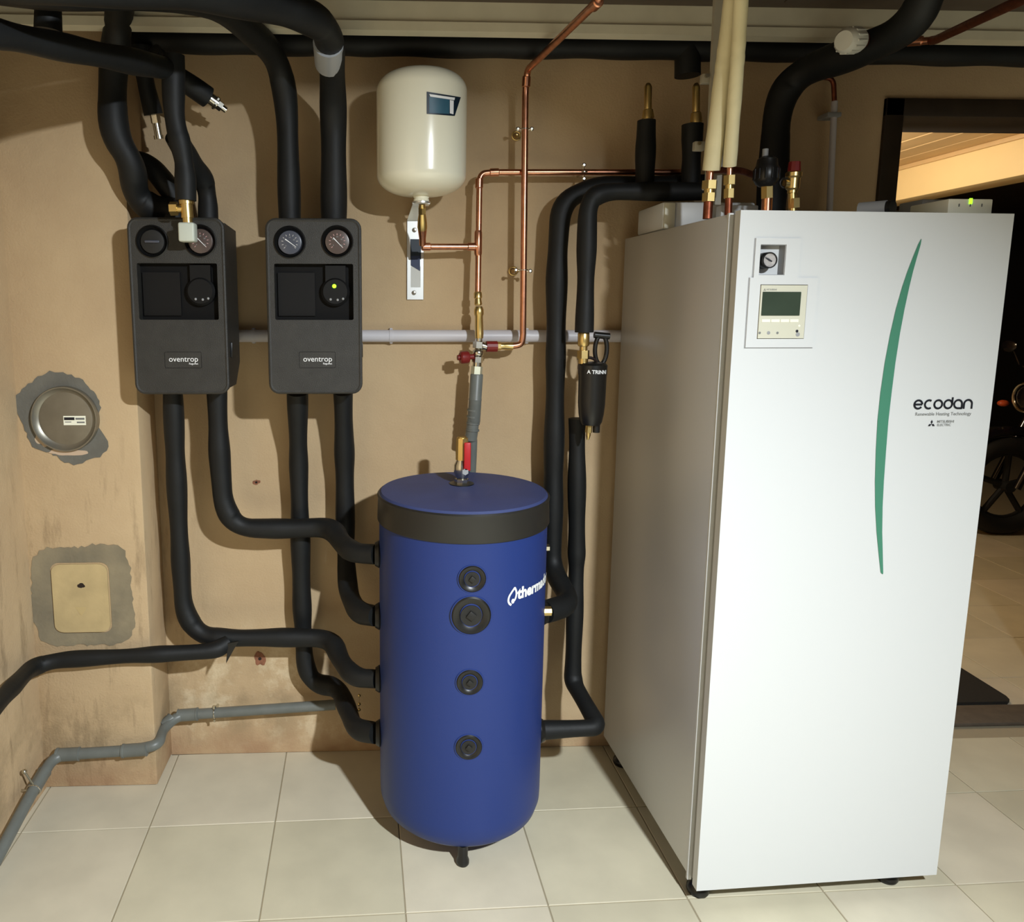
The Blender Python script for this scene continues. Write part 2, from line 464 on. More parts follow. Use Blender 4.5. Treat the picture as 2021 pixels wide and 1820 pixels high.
# the garage: plank ceiling, header and a dark end wall
gc = MB().box((.9, WT, 2.19), (6.5, 6.5, 2.30)).build('ceiling_2', M_FRAME, kind='structure')
for i in range(14):
    x1 = 2.80-i*.14
    if x1 < 1.0: break
    MB().bbox((x1-.137, WT, 2.172), (x1-.003, 5.2, 2.19), .004, seg=1).build('plank', M_PLANK, gc)
MB().bbox((2.80, WT, 1.99), (2.97, 5.2, 2.172), .004).build('trim_2', M_PINE, kind='structure')
MB().bbox((2.785, WT, 2.150), (2.80, 5.2, 2.172), .003).build('trim_3', M_PLANK, kind='structure')
MB().box((.9, WT, 0), (1.0, 6.5, 2.3)).build('wall_garage_left', M_PLASTER, kind='structure')
MB().box((.9, 6.4, 0), (8, 6.5, 2.3)).build('wall_garage_back', M_DARKROOM, kind='structure')

# ------------------------------------------------------------------ insulated pipes
def foam_pipe(label, pts, r, cut=.05, m=None, name='insulated_pipe', wob=.0016, cat='pipe', group=None, seams=True):
    q = [P(a) for a in pts]
    pl = resample(fillet(q, cut), .02)
    mb = MB(); mb.base = pl[0].copy()
    ph = random.random()*9
    rr = [r+wob*(math.sin(i*.55+ph)+.6*math.sin(i*.21+ph*2)) for i in range(len(pl))]
    mb.tube(pl, rr, 20)
    o = mb.build(name, m or M_FOAM, angle=50)
    tag(o, label, cat, group)
    return o

_a, _b = at(0, 68, Y=-.83), at(338, 137, Y=-.33); _ext = _a+(_a-_b)*((XL+.03-_a.x)/(_a.x-_b.x))
foam_pipe('thick black insulated pipe slanting across the top left corner above the left pump unit', [_ext, (0, 68, -.83), (338, 137, -.33)], .0255)
pb = foam_pipe('black insulated pipe hanging in front of the left pump unit, ending in a brass valve', [(342, 108, -.34), (343, 235, -.33), (360, 298, -.32), (366, 345, -.315), (367, 396, -.315)], .0245, .05)
foam_pipe('black insulated pipe curving down into the right top port of the left pump unit', [(346, 268, -.30), (372, 315, -.24), (400, 348, -.17), (410, 385, -.15), (411, 436, -.15)], .026, .06)
foam_pipe('widest black insulated pipe bending down to the left top port of the left pump unit', [(238, -12, -.36), (232, 60, -.26), (222, 150, -.24), (222, 262, -.24), (262, 325, -.22), (266, 385, -.17), (300, 413, -.15), (343, 413, -.14), (343, 436, -.14)], 0.034, [.1, .1, .08, .07, .06, .05, .04, .03])
foam_pipe('short black insulated pipe linking two pipes behind the brass valve', [(262, 318, -.14), (292, 320, -.13), (335, 372, -.12), (352, 412, -.11)], .027, .03)
foam_pipe('black insulated pipe branching right to a nickel valve under the ceiling, left side', [(300, 105, -.26), (350, 150, -.20), (410, 192, -.15)], .0255)
foam_pipe('short black insulated pipe hanging down to a nickel drain behind the left pipes', [(280, 90, -.16), (284, 150, -.15), (303, 226, -.13)], .024)
foam_pipe('black insulated stub rising into the ceiling at the far upper left', [(95, 62, -.6), (95, -10, -.6)], .026)
foam_pipe('black insulated pipe from the ceiling to the left top port of the right pump unit', [V((XL+.03, -.68, 2.01)), (105, -14, -.66), (400, -6, -.52), (480, 48, -.36), (545, 108, -.22), (566, 195, -.15), (572, 435, -.14)], .030, .09)
pg = foam_pipe('black insulated pipe with aluminium tape, into the right top port of the right pump unit', [V((XL+.03, -.95, 1.93)), (95, -34, -.92), (330, -24, -.78), (520, 8, -.60), (612, 32, -.50), (648, 62, -.42), (655, 120, -.30), (658, 215, -.16), (659, 435, -.14)], .0335, .07)
t_ = MB(); a_, b_ = at(648, 84, Y=-.385), at(650, 124, Y=-.297)
t_.tube([a_, b_], .0352, 24)
pg['_b'] = tuple(pg.location); t_.build('tape_wrap', M_TAPE, pg)
foam_pipe('long black insulated pipe running level along the wall under the cream beam', [(232, 78, -.13), (700, 85, -.13), (1400, 94, -.13), (2160, 110, -.13)], .0325)
foam_pipe('short black insulated stub hanging under the long level pipe beside the grey rail', [(1357, 96, -.13), (1357, 150, -.13)], .034)
foam_pipe('black insulated pipe from the left pump unit down to the third tank port', [(341, 772, -.14), (346, 900, -.12), (356, 1100, -.10), (363, 1210, -.10), (396, 1255, -.11), (450, 1260, -.12), (560, 1258, -.12), (655, 1260, -.13), (672, 1305, -.22), (700, 1338, -.30), (742, 1340, -.32)], .0268, .055)
foam_pipe('black insulated pipe from the left pump unit bending across to the top tank port', [(428, 772, -.14), (432, 880, -.13), (441, 1000, -.125), (470, 1042, -.125), (560, 1044, -.125), (655, 1040, -.13), (676, 1075, -.22), (700, 1092, -.29), (742, 1094, -.32)], .0285, .05)
foam_pipe('black insulated pipe from the right pump unit down to the lowest tank port', [(587, 774, -.14), (589, 900, -.075), (596, 1200, -.055), (602, 1318, -.055), (622, 1350, -.06), (668, 1356, -.08), (686, 1400, -.16), (700, 1440, -.27), (742, 1447, -.32)], .0275, .05)
foam_pipe('black insulated pipe from the right pump unit down to the second tank port', [(677, 774, -.14), (680, 900, -.08), (682, 1090, -.065), (687, 1170, -.15), (706, 1210, -.27), (742, 1216, -.32)], .0275, .05)
foam_pipe('black insulated pipe leaving the wall tee to the lower left along the pilaster', [(450, 1268, -.135), (425, 1285, -.16), (300, 1292, -.185), (110, 1303, -.19), (62, 1318, -.22), (20, 1362, -.42), (-60, 1450, -.66), V((-1.01, -1.9, .30))], .0225, .05)
mb = MB(); q0 = at(458, 1270, Y=-.16); q1 = at(446, 1310, Y=-.165)
mb.base = q0.copy(); mb.add([q0+V((-.012,0,0)), q0+V((.018,0,.005)), q1, q0+V((-.012,.006,0)), q0+V((.018,.006,.005)), q1+V((0,.004,0))], [(0,1,2),(3,5,4),(0,3,4,1),(1,4,5,2),(2,5,3,0)])
tag(mb.build('tape_flap', M_BLACK), 'pointed black tape flap hanging at the wall tee of the lower pipes', 'tape')
def outer():
    pts = [(1400, 366, -.10), (1165, 370, -.095), (1107, 400, -.09), (1099, 520, -.09), (1097, 700, -.09), (1092, 950, -.09), (1090, 1125, -.10), (1130, 1192, -.25), (1076, 1208, -.32)]
    foam_pipe('outer of two tall black insulated pipes between the blue tank and the heat pump', pts, .0285, .055)
outer()
foam_pipe('inner tall black insulated pipe ending above the black magnetic filter', [(1400, 378, -.20), (1190, 378, -.20), (1160, 398, -.20), (1157, 520, -.20), (1153, 656, -.20)], .0245, .05)
foam_pipe('black insulated pipe from under the canister filter to the low right tank port', [(1139, 826, -.12), (1138, 1100, -.12), (1130, 1345, -.14), (1182, 1436, -.31), (1070, 1441, -.32)], .0245, .03)
foam_pipe('left black insulated stub standing up with a brass air vent', [(1272, 372, -.15), (1274, 300, -.15), (1276, 238, -.15)], .0262)
foam_pipe('right black insulated stub standing up with a brass air vent', [(1362, 372, -.15), (1365, 300, -.15), (1367, 246, -.15)], .0262)
foam_pipe('thick black insulated pipe rising from the heat pump to the upper right ceiling', [V((at(1527, 330, Y=-.25).x, -.25, 1.600)), (1527, 330, -.25), (1534, 200, -.25), (1580, 140, -.28), (1690, 104, -.42), (1800, 55, -.55), (1842, -40, -.62), V((at(1842, -40, Y=-.62).x, -.64, 2.116))], .036, .09)

# nickel valves at the left
def fitting(name, label, cat, segs, m, base=None, group=None):
    """segs: (p0, p1, r, sides) stacked collars"""
    mb = MB(); mb.base = V(segs[0][0])
    for (a, b, r, s) in segs: mb.cyl(a, b, r, s, smooth=s > 8)
    return tag(mb.build(name, m), label, cat, group)
def along(a, b, t): return a+(b-a)*t
a, b = at(408, 190, Y=-.151), at(446, 218, Y=-.13)
fitting('drain_valve', 'nickel drain valve at the tip of the slanting black pipe', 'valve', [(along(a,b,0), along(a,b,.42), .0155, 24), (along(a,b,.42), along(a,b,.5), .019, 6), (along(a,b,.5), along(a,b,.78), .013, 6), (along(a,b,.78), along(a,b,1.0), .008, 16), (along(a,b,.4), along(a,b,.55), .017, 20)], M_NICKEL)
a, b = at(305, 224, Y=-.13), at(314, 272, Y=-.12)
fitting('drain_valve', 'nickel drain fitting pointing down behind the hanging black pipe', 'valve', [(along(a,b,0), along(a,b,.4), .013, 6), (along(a,b,.4), along(a,b,.9), .010, 20), (along(a,b,.9), along(a,b,1.05), .013, 20)], M_NICKEL)
# brass thermostatic valve in front of left station
vb = thing('angle_valve', 'brass angle valve with pale square cap hanging before the left gauges', 'valve', at(368, 396, Y=-.315))
a, b = at(367, 392, Y=-.315), at(371, 443, Y=-.315)
mb = MB(); mb.cyl(a, along(a,b,.22), .0175, 24); mb.cyl(along(a,b,.2), along(a,b,.75), .0145, 24); mb.cyl(along(a,b,.75), b, .012, 24)
c = along(a, b, .38); d = at(336, 412, Y=-.315)
mb.cyl(c, along(c,d,.75), .0105, 20); mb.cyl(along(c,d,.55), d, .0165, 6, smooth=False)
mb.build('valve_body', M_BRASS, vb)
a, b = at(370, 440, Y=-.315), at(372, 478, Y=-.315)
mb = MB(); mb.bbox((a.x-.0195, a.y-.019, b.z), (a.x+.0195, a.y+.019, a.z), .005, seg=3); mb.build('cap', mat('pale_cap', (196, 202, 190), .5), vb)

# ------------------------------------------------------------------ pump stations
def station(cx, label, led, leftknob):
    t = thing('pump_station', label, 'pump unit', (cx, -.26, 1.177), 'twin black pump units on the wall')
    W, H, z0, YFt = .236, .443, 1.177, -.26
    O = V((cx, YFt, z0)); ex, ez, ey = V((1,0,0)), V((0,0,1)), V((0,1,0))
    # local window, gauge places (metres from the lower centre)
    wx0, wx1, wz0, wz1 = -.101, .100, .190, .332
    g1, g2 = (-.060, .385), (.060, .387)
    outer_ = rounded_rect(-W/2, 0, W/2, H, .022)
    mb = MB(); mb.prism(outer_, [rounded_rect(wx0, wz0, wx1, wz1, .004, 3), circle2(*g1, .0405), circle2(*g2, .0405)], O, ex, ez, ey, 0, .035)
    mb.build('front_cover', M_CASE, t)
    # raised rounded rim around the cover
    rim = [O+ex*q[0]*.985+ez*(H/2+(q[1]-H/2)*.985)+ey*.004 for q in outer_]; rim.append(rim[0])
    MB().tube(rim, .0055, 8, caps=False).build('cover_rim', M_CASE, t)
    # rear shell: straight upper body, chamfered foot
    mb = MB(); w2 = W/2-.002
    mb.prism([(.0345, .012), (.0345, H-.008), (.185, H-.014), (.185, .070), (.120, .012)], [], V((cx-w2, YFt, z0)), (0,1,0), (0,0,1), (1,0,0), 0, 2*w2)
    mb.build('rear_shell', M_CASE, t)
    # inside: dark back, pump body
    mb = MB(); mb.box((cx-.108, YFt+.028, z0+.18), (cx+.108, YFt+.034, z0+.425)); mb.build('inner_panel', M_CASED, t)
    mb = MB(); pc = O+ex*.053+ez*.262
    mb.lathe([(.037, .0), (.037, -.016), (.031, -.022), (0, -.022)], pc+ey*.03, ey, 32)
    mb.box((cx+.028, YFt+.012, z0+.285), (cx+.080, YFt+.03, z0+.328)); mb.box((cx-.095, YFt+.022, z0+.2), (cx+.0, YFt+.03, z0+.31))
    pm = mb.build('pump_body', mat('pump_black', (13, 13, 14), .6, spec=.25), t)
    mb = MB()
    for dx in (-.012, .006, .02): mb.sphere(pc+V((dx, .009, -.022+abs(dx)*.2)), .0035, 10)
    mb.build('pump_knob', M_GREYP, t)
    if led:
        mb = MB(); mb.lathe([(.0052, 0), (.0052, -.003), (0, -.0035)], pc+V((-.002, .008, .014)), ey, 16); mb.build('indicator_light', M_LED, t)
    for k, (g, rd) in enumerate(((g1, .0275), (g2, .0285))):
        gc_ = O+ex*g[0]+ez*g[1]
        mb = MB(); mb.lathe([(.0403, .028), (.0412, -.001), (.0385, -.003), (.036, .006), (.0312, .010), (.0312, .02)], gc_, ey, 40)
        gz = mb.build('gauge', M_BLACK, t)
        dm = M_BLACKM if (leftknob and k == 0) else (M_DIAL if k == 0 else M_DIALR)
        MB().lathe([(.0312, .014), (rd+.0015, .0025), (rd, .0020), (0, .0025)], gc_, ey, 40).build('dial', dm, gz)
        mb = MB()
        if leftknob and k == 0:
            mb.bbox(gc_+V((-.018, -.003, -.003)), gc_+V((.018, .003, .003)), .0015)
            mb.build('grip', M_DIAL, gz)
        else:
            d1 = V((math.cos(-.62), 0, math.sin(-.62))) if k == 0 else V((math.cos(-.72), 0, math.sin(-.72)))
            n1 = V((-d1.z, 0, d1.x))
            c0 = gc_+V((0, .0012, 0))
            if k == 1: d1 = V((math.cos(-.8), 0, math.sin(-.8))); n1 = V((-d1.z, 0, d1.x))
            mb.add([c0-d1*.014-n1*.0012, c0+d1*.020-n1*.0004, c0+d1*.020+n1*.0004, c0-d1*.014+n1*.0012], [(0,1,2,3)])
            mb.build('needle', M_WTXT, gz)
            mb = MB()
            for a in range(11):
                an = math.radians(225-27*a); dd = V((math.cos(an), 0, math.sin(an))); nn = V((-dd.z, 0, dd.x))
                c1 = gc_+V((0, .0014, 0))+dd*.0165; c2 = gc_+V((0, .0014, 0))+dd*.021
                wdt = .0008
                mb.add([c1-nn*wdt, c2-nn*wdt, c2+nn*wdt, c1+nn*wdt], [(0,1,2,3)])
            mb.build('scale_marks', mat('scale_ink', (178, 176, 176) if k == 0 else (190, 150, 148), .5), gz)
            for num, an in (('0', 225), ('40', 150), ('60', 90), ('80', 30), ('120', -45)):
                dd = V((math.cos(math.radians(an)), 0, math.sin(math.radians(an))))
                text('numeral', num, M_GREYP, gz, gc_+dd*.0125+V((-.002, .0022, -.0015)), ex, ez, -ey, size=.005)
    text('lettering', 'oventrop', M_WTXT, t, O+V((-.031, 0, .083)), ex, ez, -ey, width=.074, bold=.0)
    text('lettering', 'Regumat', M_WTXT, t, O+V((.020, 0, .0755)), ex, ez, -ey, width=.023, bold=.0002)
    o2 = MB(); fr2 = rounded_rect(-.042, .066, .052, .108, .003, 2); fr3 = rounded_rect(-.0413, .0667, .0513, .1073, .0025, 2)
    o2.prism(fr2, [fr3], O, ex, ez, ey, -.0006, .002); o2.build('badge_outline', M_CASED, t)
    # side clip
    MB().bbox((cx+W/2-.004, YFt+.05, z0+.09), (cx+W/2+.004, YFt+.06, z0+.13), .002).build('clip', M_BLACK, t)
    return t
station(-.594, 'left black pump unit, brass valve hanging before its right gauge, screen dark', False, True)
station(-.2495, 'right black pump unit with two round gauges and a glowing green light', True, False)

# ------------------------------------------------------------------ blue buffer tank
TCX, TCY, TR = .133, -.32, .2185
tk = thing('buffer_tank', 'blue cylindrical buffer tank with black band standing on the tiled floor', 'tank', (TCX, TCY, 0))
prof = [(0, .048), (.165, .048), (.197, .055), (.210, .068), (TR-.001, .092), (TR, .12), (TR, .862)]
MB().lathe(prof, (TCX, TCY, 0), seg=96).build('jacket', M_BLUE, tk)
MB().lathe([(TR-.004, .852), (TR+.003, .854), (TR+.005, .858), (TR+.003, .912), (TR+.005, .921), (TR+.002, .925), (TR-.004, .924)], (TCX, TCY, 0), seg=96).build('band', M_BAND, tk)
MB().lathe([(TR-.001, .915), (TR, .924), (TR-.005, .930), (TR-.03, .9315), (0, .932)], (TCX, TCY, 0), seg=96).build('lid', M_BLUETOP, tk)
for a in (-93, 27, 147):
    d = V((math.cos(math.radians(a)), math.sin(math.radians(a)), 0))*.187; c = V((TCX, TCY, 0))+d
    MB().lathe([(0, 0), (.014, 0), (.0165, .004), (.0165, .012), (.013, .022), (.013, .055), (0, .055)], c, seg=24).build('foot', M_BLACK, tk)
for (px, py, rp) in ((932, 1143, 27.5), (930, 1215, 39), (927, 1347, 26.5), (925, 1475, 26.5)):
    q = ray_cyl(px, py, TCX, TCY, TR); n = V((q.x-TCX, q.y-TCY, 0)).normalized()
    R = rp*(q-CAM).dot(FW)/FPX
    mb = MB(); mb.lathe([(R*.55, -.03), (R*.55, -.002), (R*.70, .002), (R*.93, .0035), (R, .001), (R, -.012)], q, n, 40)
    po = mb.build('port', M_BLACK, tk)
    mb = MB(); big = R > .03
    mb.lathe([(R*.56, -.022), (R*.56, -.008), (R*.50, -.004) if not big else (R*.54, .002), (0, -.004) if not big else (0, .002)], q, n, 32)
    e1 = V((-n.y, n.x, 0)); e2 = V((0,0,1))
    if big:
        s = R*.2
        Mx = Matrix.Translation(q) @ Matrix((e1, n, e2)).transposed().to_4x4() @ Matrix.Rotation(math.radians(38), 4, 'Y')
        mb.bbox((-s, -.004, -s), (s, .007, s), .0015, M=Mx)
    else:
        mb.lathe([(R*.28, -.006), (R*.28, .001), (R*.18, .003), (0, .003)], q-e1*.0, n, 6)
    mb.build('plug', M_BLACKM, po)
    MB().ring(q+n*-.0005, n, R*1.03, .0018, 40, 6).build('seal', M_BLUE, po)
# left and right side connections: black collars
for (px, py, r) in ((741, 1094, .034), (741, 1216, .034), (741, 1340, .034), (741, 1447, .034)):
    c = at(px, py, Y=-.32); mb = MB(); mb.lathe([(r, 0), (r+.002, .006), (r-.004, .016)], V((TCX-TR+.004, -.32, c.z)), (-1,0,0), 28); mb.build('collar', M_BLACK, tk)
for py in (1208, 1441):
    c = at(1080, py, Y=-.32); mb = MB(); mb.lathe([(.032, 0), (.034, .006), (.028, .016)], V((TCX+TR-.004, -.32, c.z)), (1,0,0), 28); mb.build('collar', M_BLACK, tk)
c = at(1089, 1081, Y=-.32); c.x = TCX+TR
MB().cyl(c+V((-.01, 0, 0)), c+V((.012, 0, 0)), .010, 6, smooth=False).build('side_plug', M_NICKEL, tk)
c = at(1085, 1206, Y=-.39); c = ray_cyl(1081, 1206, TCX, TCY, TR)
MB().cyl(c-V((.02, .0, 0)), V((TCX+TR+.010, c.y-.0, c.z)), .013, 8, smooth=False).build('side_plug', M_BRASS, tk)
# printed name on the jacket, climbing slightly to the right as in the photo it follows the curve
q = ray_cyl(1020, 1182, TCX, TCY, TR); th0 = math.atan2(q.y-TCY, q.x-TCX)
def wrapT(u, h, z0=q.z): 
    th = th0+u/TR
    return V((TCX+(TR+.0009)*math.cos(th), TCY+(TR+.0009)*math.sin(th), z0+h))
text('lettering', 'thermador', M_WTXT, tk, None, None, None, None, width=.172, bold=.0009, wrap=lambda u, h: wrapT(u, h))
mb = MB()
fl_ = [(-.013, -.020), (-.0195, -.0155), (-.0225, -.007), (-.020, .003), (-.012, .013), (-.0035, .022), (-.0035, .022), (.0015, .012), (.0018, .002), (-.001, -.006), (-.0045, -.0105)]
q2 = fillet([V((a[0]-.004, a[1]+.002, 0)) for a in fl_ if True], .004, 3)
pts2 = [V((a.x, a.y)) for a in q2]
L = []
for i in range(len(pts2)):
    tt = (pts2[min(i+1, len(pts2)-1)]-pts2[max(i-1, 0)])
    tt = tt.normalized() if tt.length > 1e-9 else V((1, 0))
    nn = V((-tt.y, tt.x))*.0026; L.append((pts2[i]+nn, pts2[i]-nn))
mb.add([wrapT(p_.x, p_.y+.006) for ab in L for p_ in ab], [(2*i, 2*i+1, 2*i+3, 2*i+2) for i in range(len(L)-1)])
cc = [wrapT(-.0125+.0048*math.cos(2*PI*i/20), -.003+.0062*math.sin(2*PI*i/20)) for i in range(20)]
mb.add(cc, [tuple(range(20))])
mb.build('flame_emblem', M_WTXT, tk)

# valve on the lid
a = at(911, 955, Z=.932); tv = thing('ball_valve', 'brass ball valve with red lever standing on the blue tank lid', 'valve', a)
z = .932
MB().lathe([(.033, .0), (.033, .002), (.02, .003)], a, seg=32).build('seal', M_BLACK, tv)
mb = MB(); mb.cyl(a+V((0,0,.002)), a+V((0,0,.014)), .019, 8, smooth=False); mb.lathe([(.015, .014), (.0165, .02), (.021, .032), (.021, .052), (.015, .064), (.015, .068)], a, seg=28)
mb.build('valve_body', M_NICKEL, tv)
mb = MB(); mb.cyl(a+V((0,0,.066)), a+V((0,0,.125)), .0165, 8, r2=.0155, smooth=False); mb.cyl(a+V((0,0,.125)), a+V((0,0,.128)), .012, 20); mb.build('outlet', M_BRASS, tv)
mb = MB(); mb.cyl(a+V((.006, -.015, .040)), a+V((.006, -.034, .040)), .009, 6, smooth=False); mb.build('nut', M_STEEL, tv)
mb = MB(); mb.bbox(a+V((.002, -.034, .042)), a+V((.020, -.027, .118)), .0032, seg=3); mb.build('lever', M_RED, tv)

# ------------------------------------------------------------------ white expansion vessel
c = at(832, 265, Y=-.165); VX, VY, VR = c.x, -.165, .1175
zt, zb = at(832, 141, Y=-.165).z, at(835, 388, Y=-.165).z
H = zt-zb
ev = thing('expansion_vessel', 'cream-white round expansion vessel high on the wall with a dark blue label', 'vessel', (VX, VY, zb))
pr = []
n = 14
for i in range(n+1):       # lower dome, then upper dome
    a = PI/2*i/n; pr.append((VR*math.sin(a)**.75, .052-.052*math.cos(a)**1.05))
for i in range(n+1):
    a = PI/2*i/n; pr.append((VR*math.cos(a)**.62, H-.052+.052*math.sin(a)))
MB().lathe(pr, (VX, VY, zb), seg=72).build('shell', M_CREAM, ev, angle=60)
MB().lathe([(.024, .010), (.0215, -.002), (.019, -.006), (.021, -.009), (.021, -.013), (.012, -.015)], (VX, VY, zb), seg=32).build('neck', M_CREAM, ev)
MB().lathe([(.0245, -.014), (.0245, -.0185), (0, -.0185)], (VX, VY, zb), seg=32).build('lock_ring', M_STEEL, ev)
def patch(corners, m, nm, lift=.0009, nu=10, nv=3):
    mb = MB(); g = []
    for j in range(nv+1):
        for i in range(nu+1):
            u, v_ = i/nu, j/nv
            x = (corners[0][0]*(1-u)+corners[1][0]*u)*(1-v_)+(corners[3][0]*(1-u)+corners[2][0]*u)*v_
            y = (corners[0][1]*(1-u)+corners[1][1]*u)*(1-v_)+(corners[3][1]*(1-u)+corners[2][1]*u)*v_
            q = ray_cyl(x, y, VX, VY, VR); d = V((q.x-VX, q.y-VY, 0)).normalized(); g.append(q+d*lift)
    mb.add(g, [(j*(nu+1)+i, j*(nu+1)+i+1, (j+1)*(nu+1)+i+1, (j+1)*(nu+1)+i) for j in range(nv) for i in range(nu)], True)
    return mb.build(nm, m, ev)
patch([(842, 181), (909, 192), (897, 229), (842, 225)], M_TEALD, 'label')
patch([(847, 191), (887, 196), (886, 225), (847, 223)], M_TEAL, 'label_field', .0014)
patch([(847, 186), (897, 193), (896, 198), (849, 191)], M_WTXT, 'label_stripe', .0018)
patch([(887, 197.5), (894.5, 199), (894, 226), (887, 224)], M_WTXT, 'label_stripe', .0018)
# fill valve below, and the wall bracket
br = thing('wall_bracket', 'bright steel strip bracket screwed to the wall below the cream vessel', 'bracket', at(820, 592, Y=0))
x0, x1 = at(803, 520, Y=-.006).x, at(836.5, 520, Y=-.006).x; z0, z1 = at(820, 592, Y=-.006).z, at(820, 436, Y=-.006).z
mb = MB(); mb.bbox((x0, -.006, z0), (x1, 0, z1), .0012, seg=1)
cb = at(822, 398, Y=-.165)
mb.add([(x0, -.006, z1), (x1, -.006, z1), (x1-.004, -.13, zb-.020), (x0+.010, -.13, zb-.020), (x0, -.001, z1), (x1, -.001, z1), (x1-.004, -.13, zb-.016), (x0+.010, -.13, zb-.016)], [(0,1,2,3),(4,7,6,5),(0,4,5,1),(1,5,6,2),(2,6,7,3),(3,7,4,0)])
mb.box((x0+.010, -.175, zb-.020), (VX+.022, -.128, zb-.017))
mb.build('strip', M_STEEL, br)
def wrect(p, q, m, nm, par, Y=-.0075):
    a, b = at(*p, Y=Y), at(*q, Y=Y); return MB().box((a.x, Y, b.z), (b.x, Y+.0012, a.z)).build(nm, m, par)
wrect((810, 472), (831, 512), M_TEALD, 'label', br)
a_, b_, c_, d_ = at(811, 505, Y=-.0082), at(829, 505, Y=-.0082), at(829, 535, Y=-.0082), at(811, 524, Y=-.0082)
MB().add([a_, b_, c_, d_], [(0,1,2,3)]).build('label_point', mat('navy_print', (34, 48, 84), .5), br)
wrect((811, 526), (830, 567), mat('pale_label', (206, 208, 204), .5), 'label_lower', br, -.0070)
for (px, py) in ((818, 454), (817, 578)):
    q = at(px, py, Y=-.006); MB().lathe([(.0065, 0), (.0065, -.002), (.005, -.004), (0, -.0045)], q, (0,1,0), 20).build('screw', M_NICKEL, br)
va = at(834, 410, Y=-.165)
fv = thing('shutoff_fitting', 'slender brass and copper fitting under the cream vessel', 'fitting', at(834, 470, Y=-.13))
a, b = V((VX+.002, VY, zb-.018)), at(834, 486, Y=-.10)
k = lambda t: along(a, b, t)
mb = MB(); mb.tube([k(0), k(.12)], .0085, 16); mb.hexn(k(.08), k(.22), .011); mb.tube([k(.2), k(.4), k(.55), k(.68)], [.009, .0125, .0135, .010], 20); mb.build('brass_body', M_BRASS, fv)
mb = MB(); mb.tube([k(.6), k(.8), k(.97)], [.0125, .0095, .009], 20); mb.build('copper_tail', M_COPPER, fv)

# ------------------------------------------------------------------ copper pipes
def copper(label, pts, r=.0088, cut=.02, m=None, cat='pipe', sleeves=(), name='copper_pipe'):
    q = [P(a) for a in pts]; pl = fillet(q, cut, 8)
    b = q[0].copy(); t = thing(name, label, cat, b)
    MB().tube(pl, r, 20).build('tube', m or M_COPPER, t)
    for (a, c, Y) in sleeves:
        A, B = P(a), P(c); MB().tube([A, along(A,B,.08), along(A,B,.92), B], [r*1.02, r*1.28, r*1.28, r*1.02], 20).build('sleeve', m or M_COPPER, t)
    return t
copper('tall copper pipe rising in the middle of the wall and slanting up to the ceiling', [V((at(1188, -60, Y=-.60).x, -.60, 2.117)), (1184, -2, -.60), (1041, 138, -.105), (1037, 180, -.09), (1032, 675, -.09), (1022, 683, -.09), (985, 683, -.09)], .0090, [.02, .02, .02, .03, .03], None, 'pipe',
       [((1039.5, 150, -.10), (1038, 172, -.095), 0), ((1182, 2, -.595), (1171, 13, -.565), 0)])
copper('copper pipe with tee running level to the right and down to the safety valve', [(1345, 340, -.07), (972, 340, -.07), (947, 343, -.07), (946, 378, -.07), (943, 590, -.085)], .0085, [.02, .03, .02], None, 'pipe',
       [((985, 340, -.07), (966, 340.5, -.07), 0), ((946, 352, -.07), (945.5, 372, -.07), 0), ((944, 455, -.077), (943.5, 505, -.079), 0)])
copper('short level copper branch joining the vessel fitting to the tee', [(941, 487, -.08), (832, 487, -.098)], .0085, .02, None, 'pipe', [((938, 487, -.08), (922, 487, -.083), 0), ((850, 487, -.095), (832, 487, -.098), 0)])
def clipring(px, py, Y, label, ears):
    c = at(px, py, Y=Y); t = MB(); t.base = c.copy()
    t.ring(c, (0,0,1), .0105, .0018, 24, 6)
    t.cyl(c+V((0, .010, 0)), V((c.x, -.0, c.z)), .003, 10)
    for (qx, qy) in ears:
        e = at(qx, qy, Y=Y+.002); t.lathe([(.0055, 0), (.0055, -.004), (.003, -.006), (0, -.006)], e, (0,1,0), 16); t.cyl(e, e+V((0,.004,0)), .003, 8); t.tube([e+V((0,.003,0)), V((c.x, e.y+.003, c.z))], .0028, 8)
    tag(t.build('pipe_clip', M_NICKEL), label, 'clip', 'small clips holding the copper pipes')
clipring(1035.5, 255, -.088, 'small nickel clip on the tall copper pipe, upper of its two', [(1022, 255), (1049, 255)])
clipring(1033.5, 533, -.088, 'small nickel clip on the tall copper pipe, lower of its two', [(1018, 533), (1046, 535)])
clipring(1152, 340, -.07, 'small nickel clip on the level copper pipe', [(1152, 326), (1152, 353)])
for (px, py, lab) in ((1019, 268, 'upper loose round wall anchor ring left of the tall copper pipe'), (1013, 535, 'lower loose round wall anchor ring left of the tall copper pipe')):
    c = at(px, py, Y=-.012); mb = MB(); mb.base = c.copy(); mb.ring(c, (0,1,0), .0115, .0022, 24, 8); mb.cyl(c+V((0,.002,0)), c+V((0,.012,0)), .006, 16)
    tag(mb.build('anchor_ring', M_BRASS), lab, 'clip')

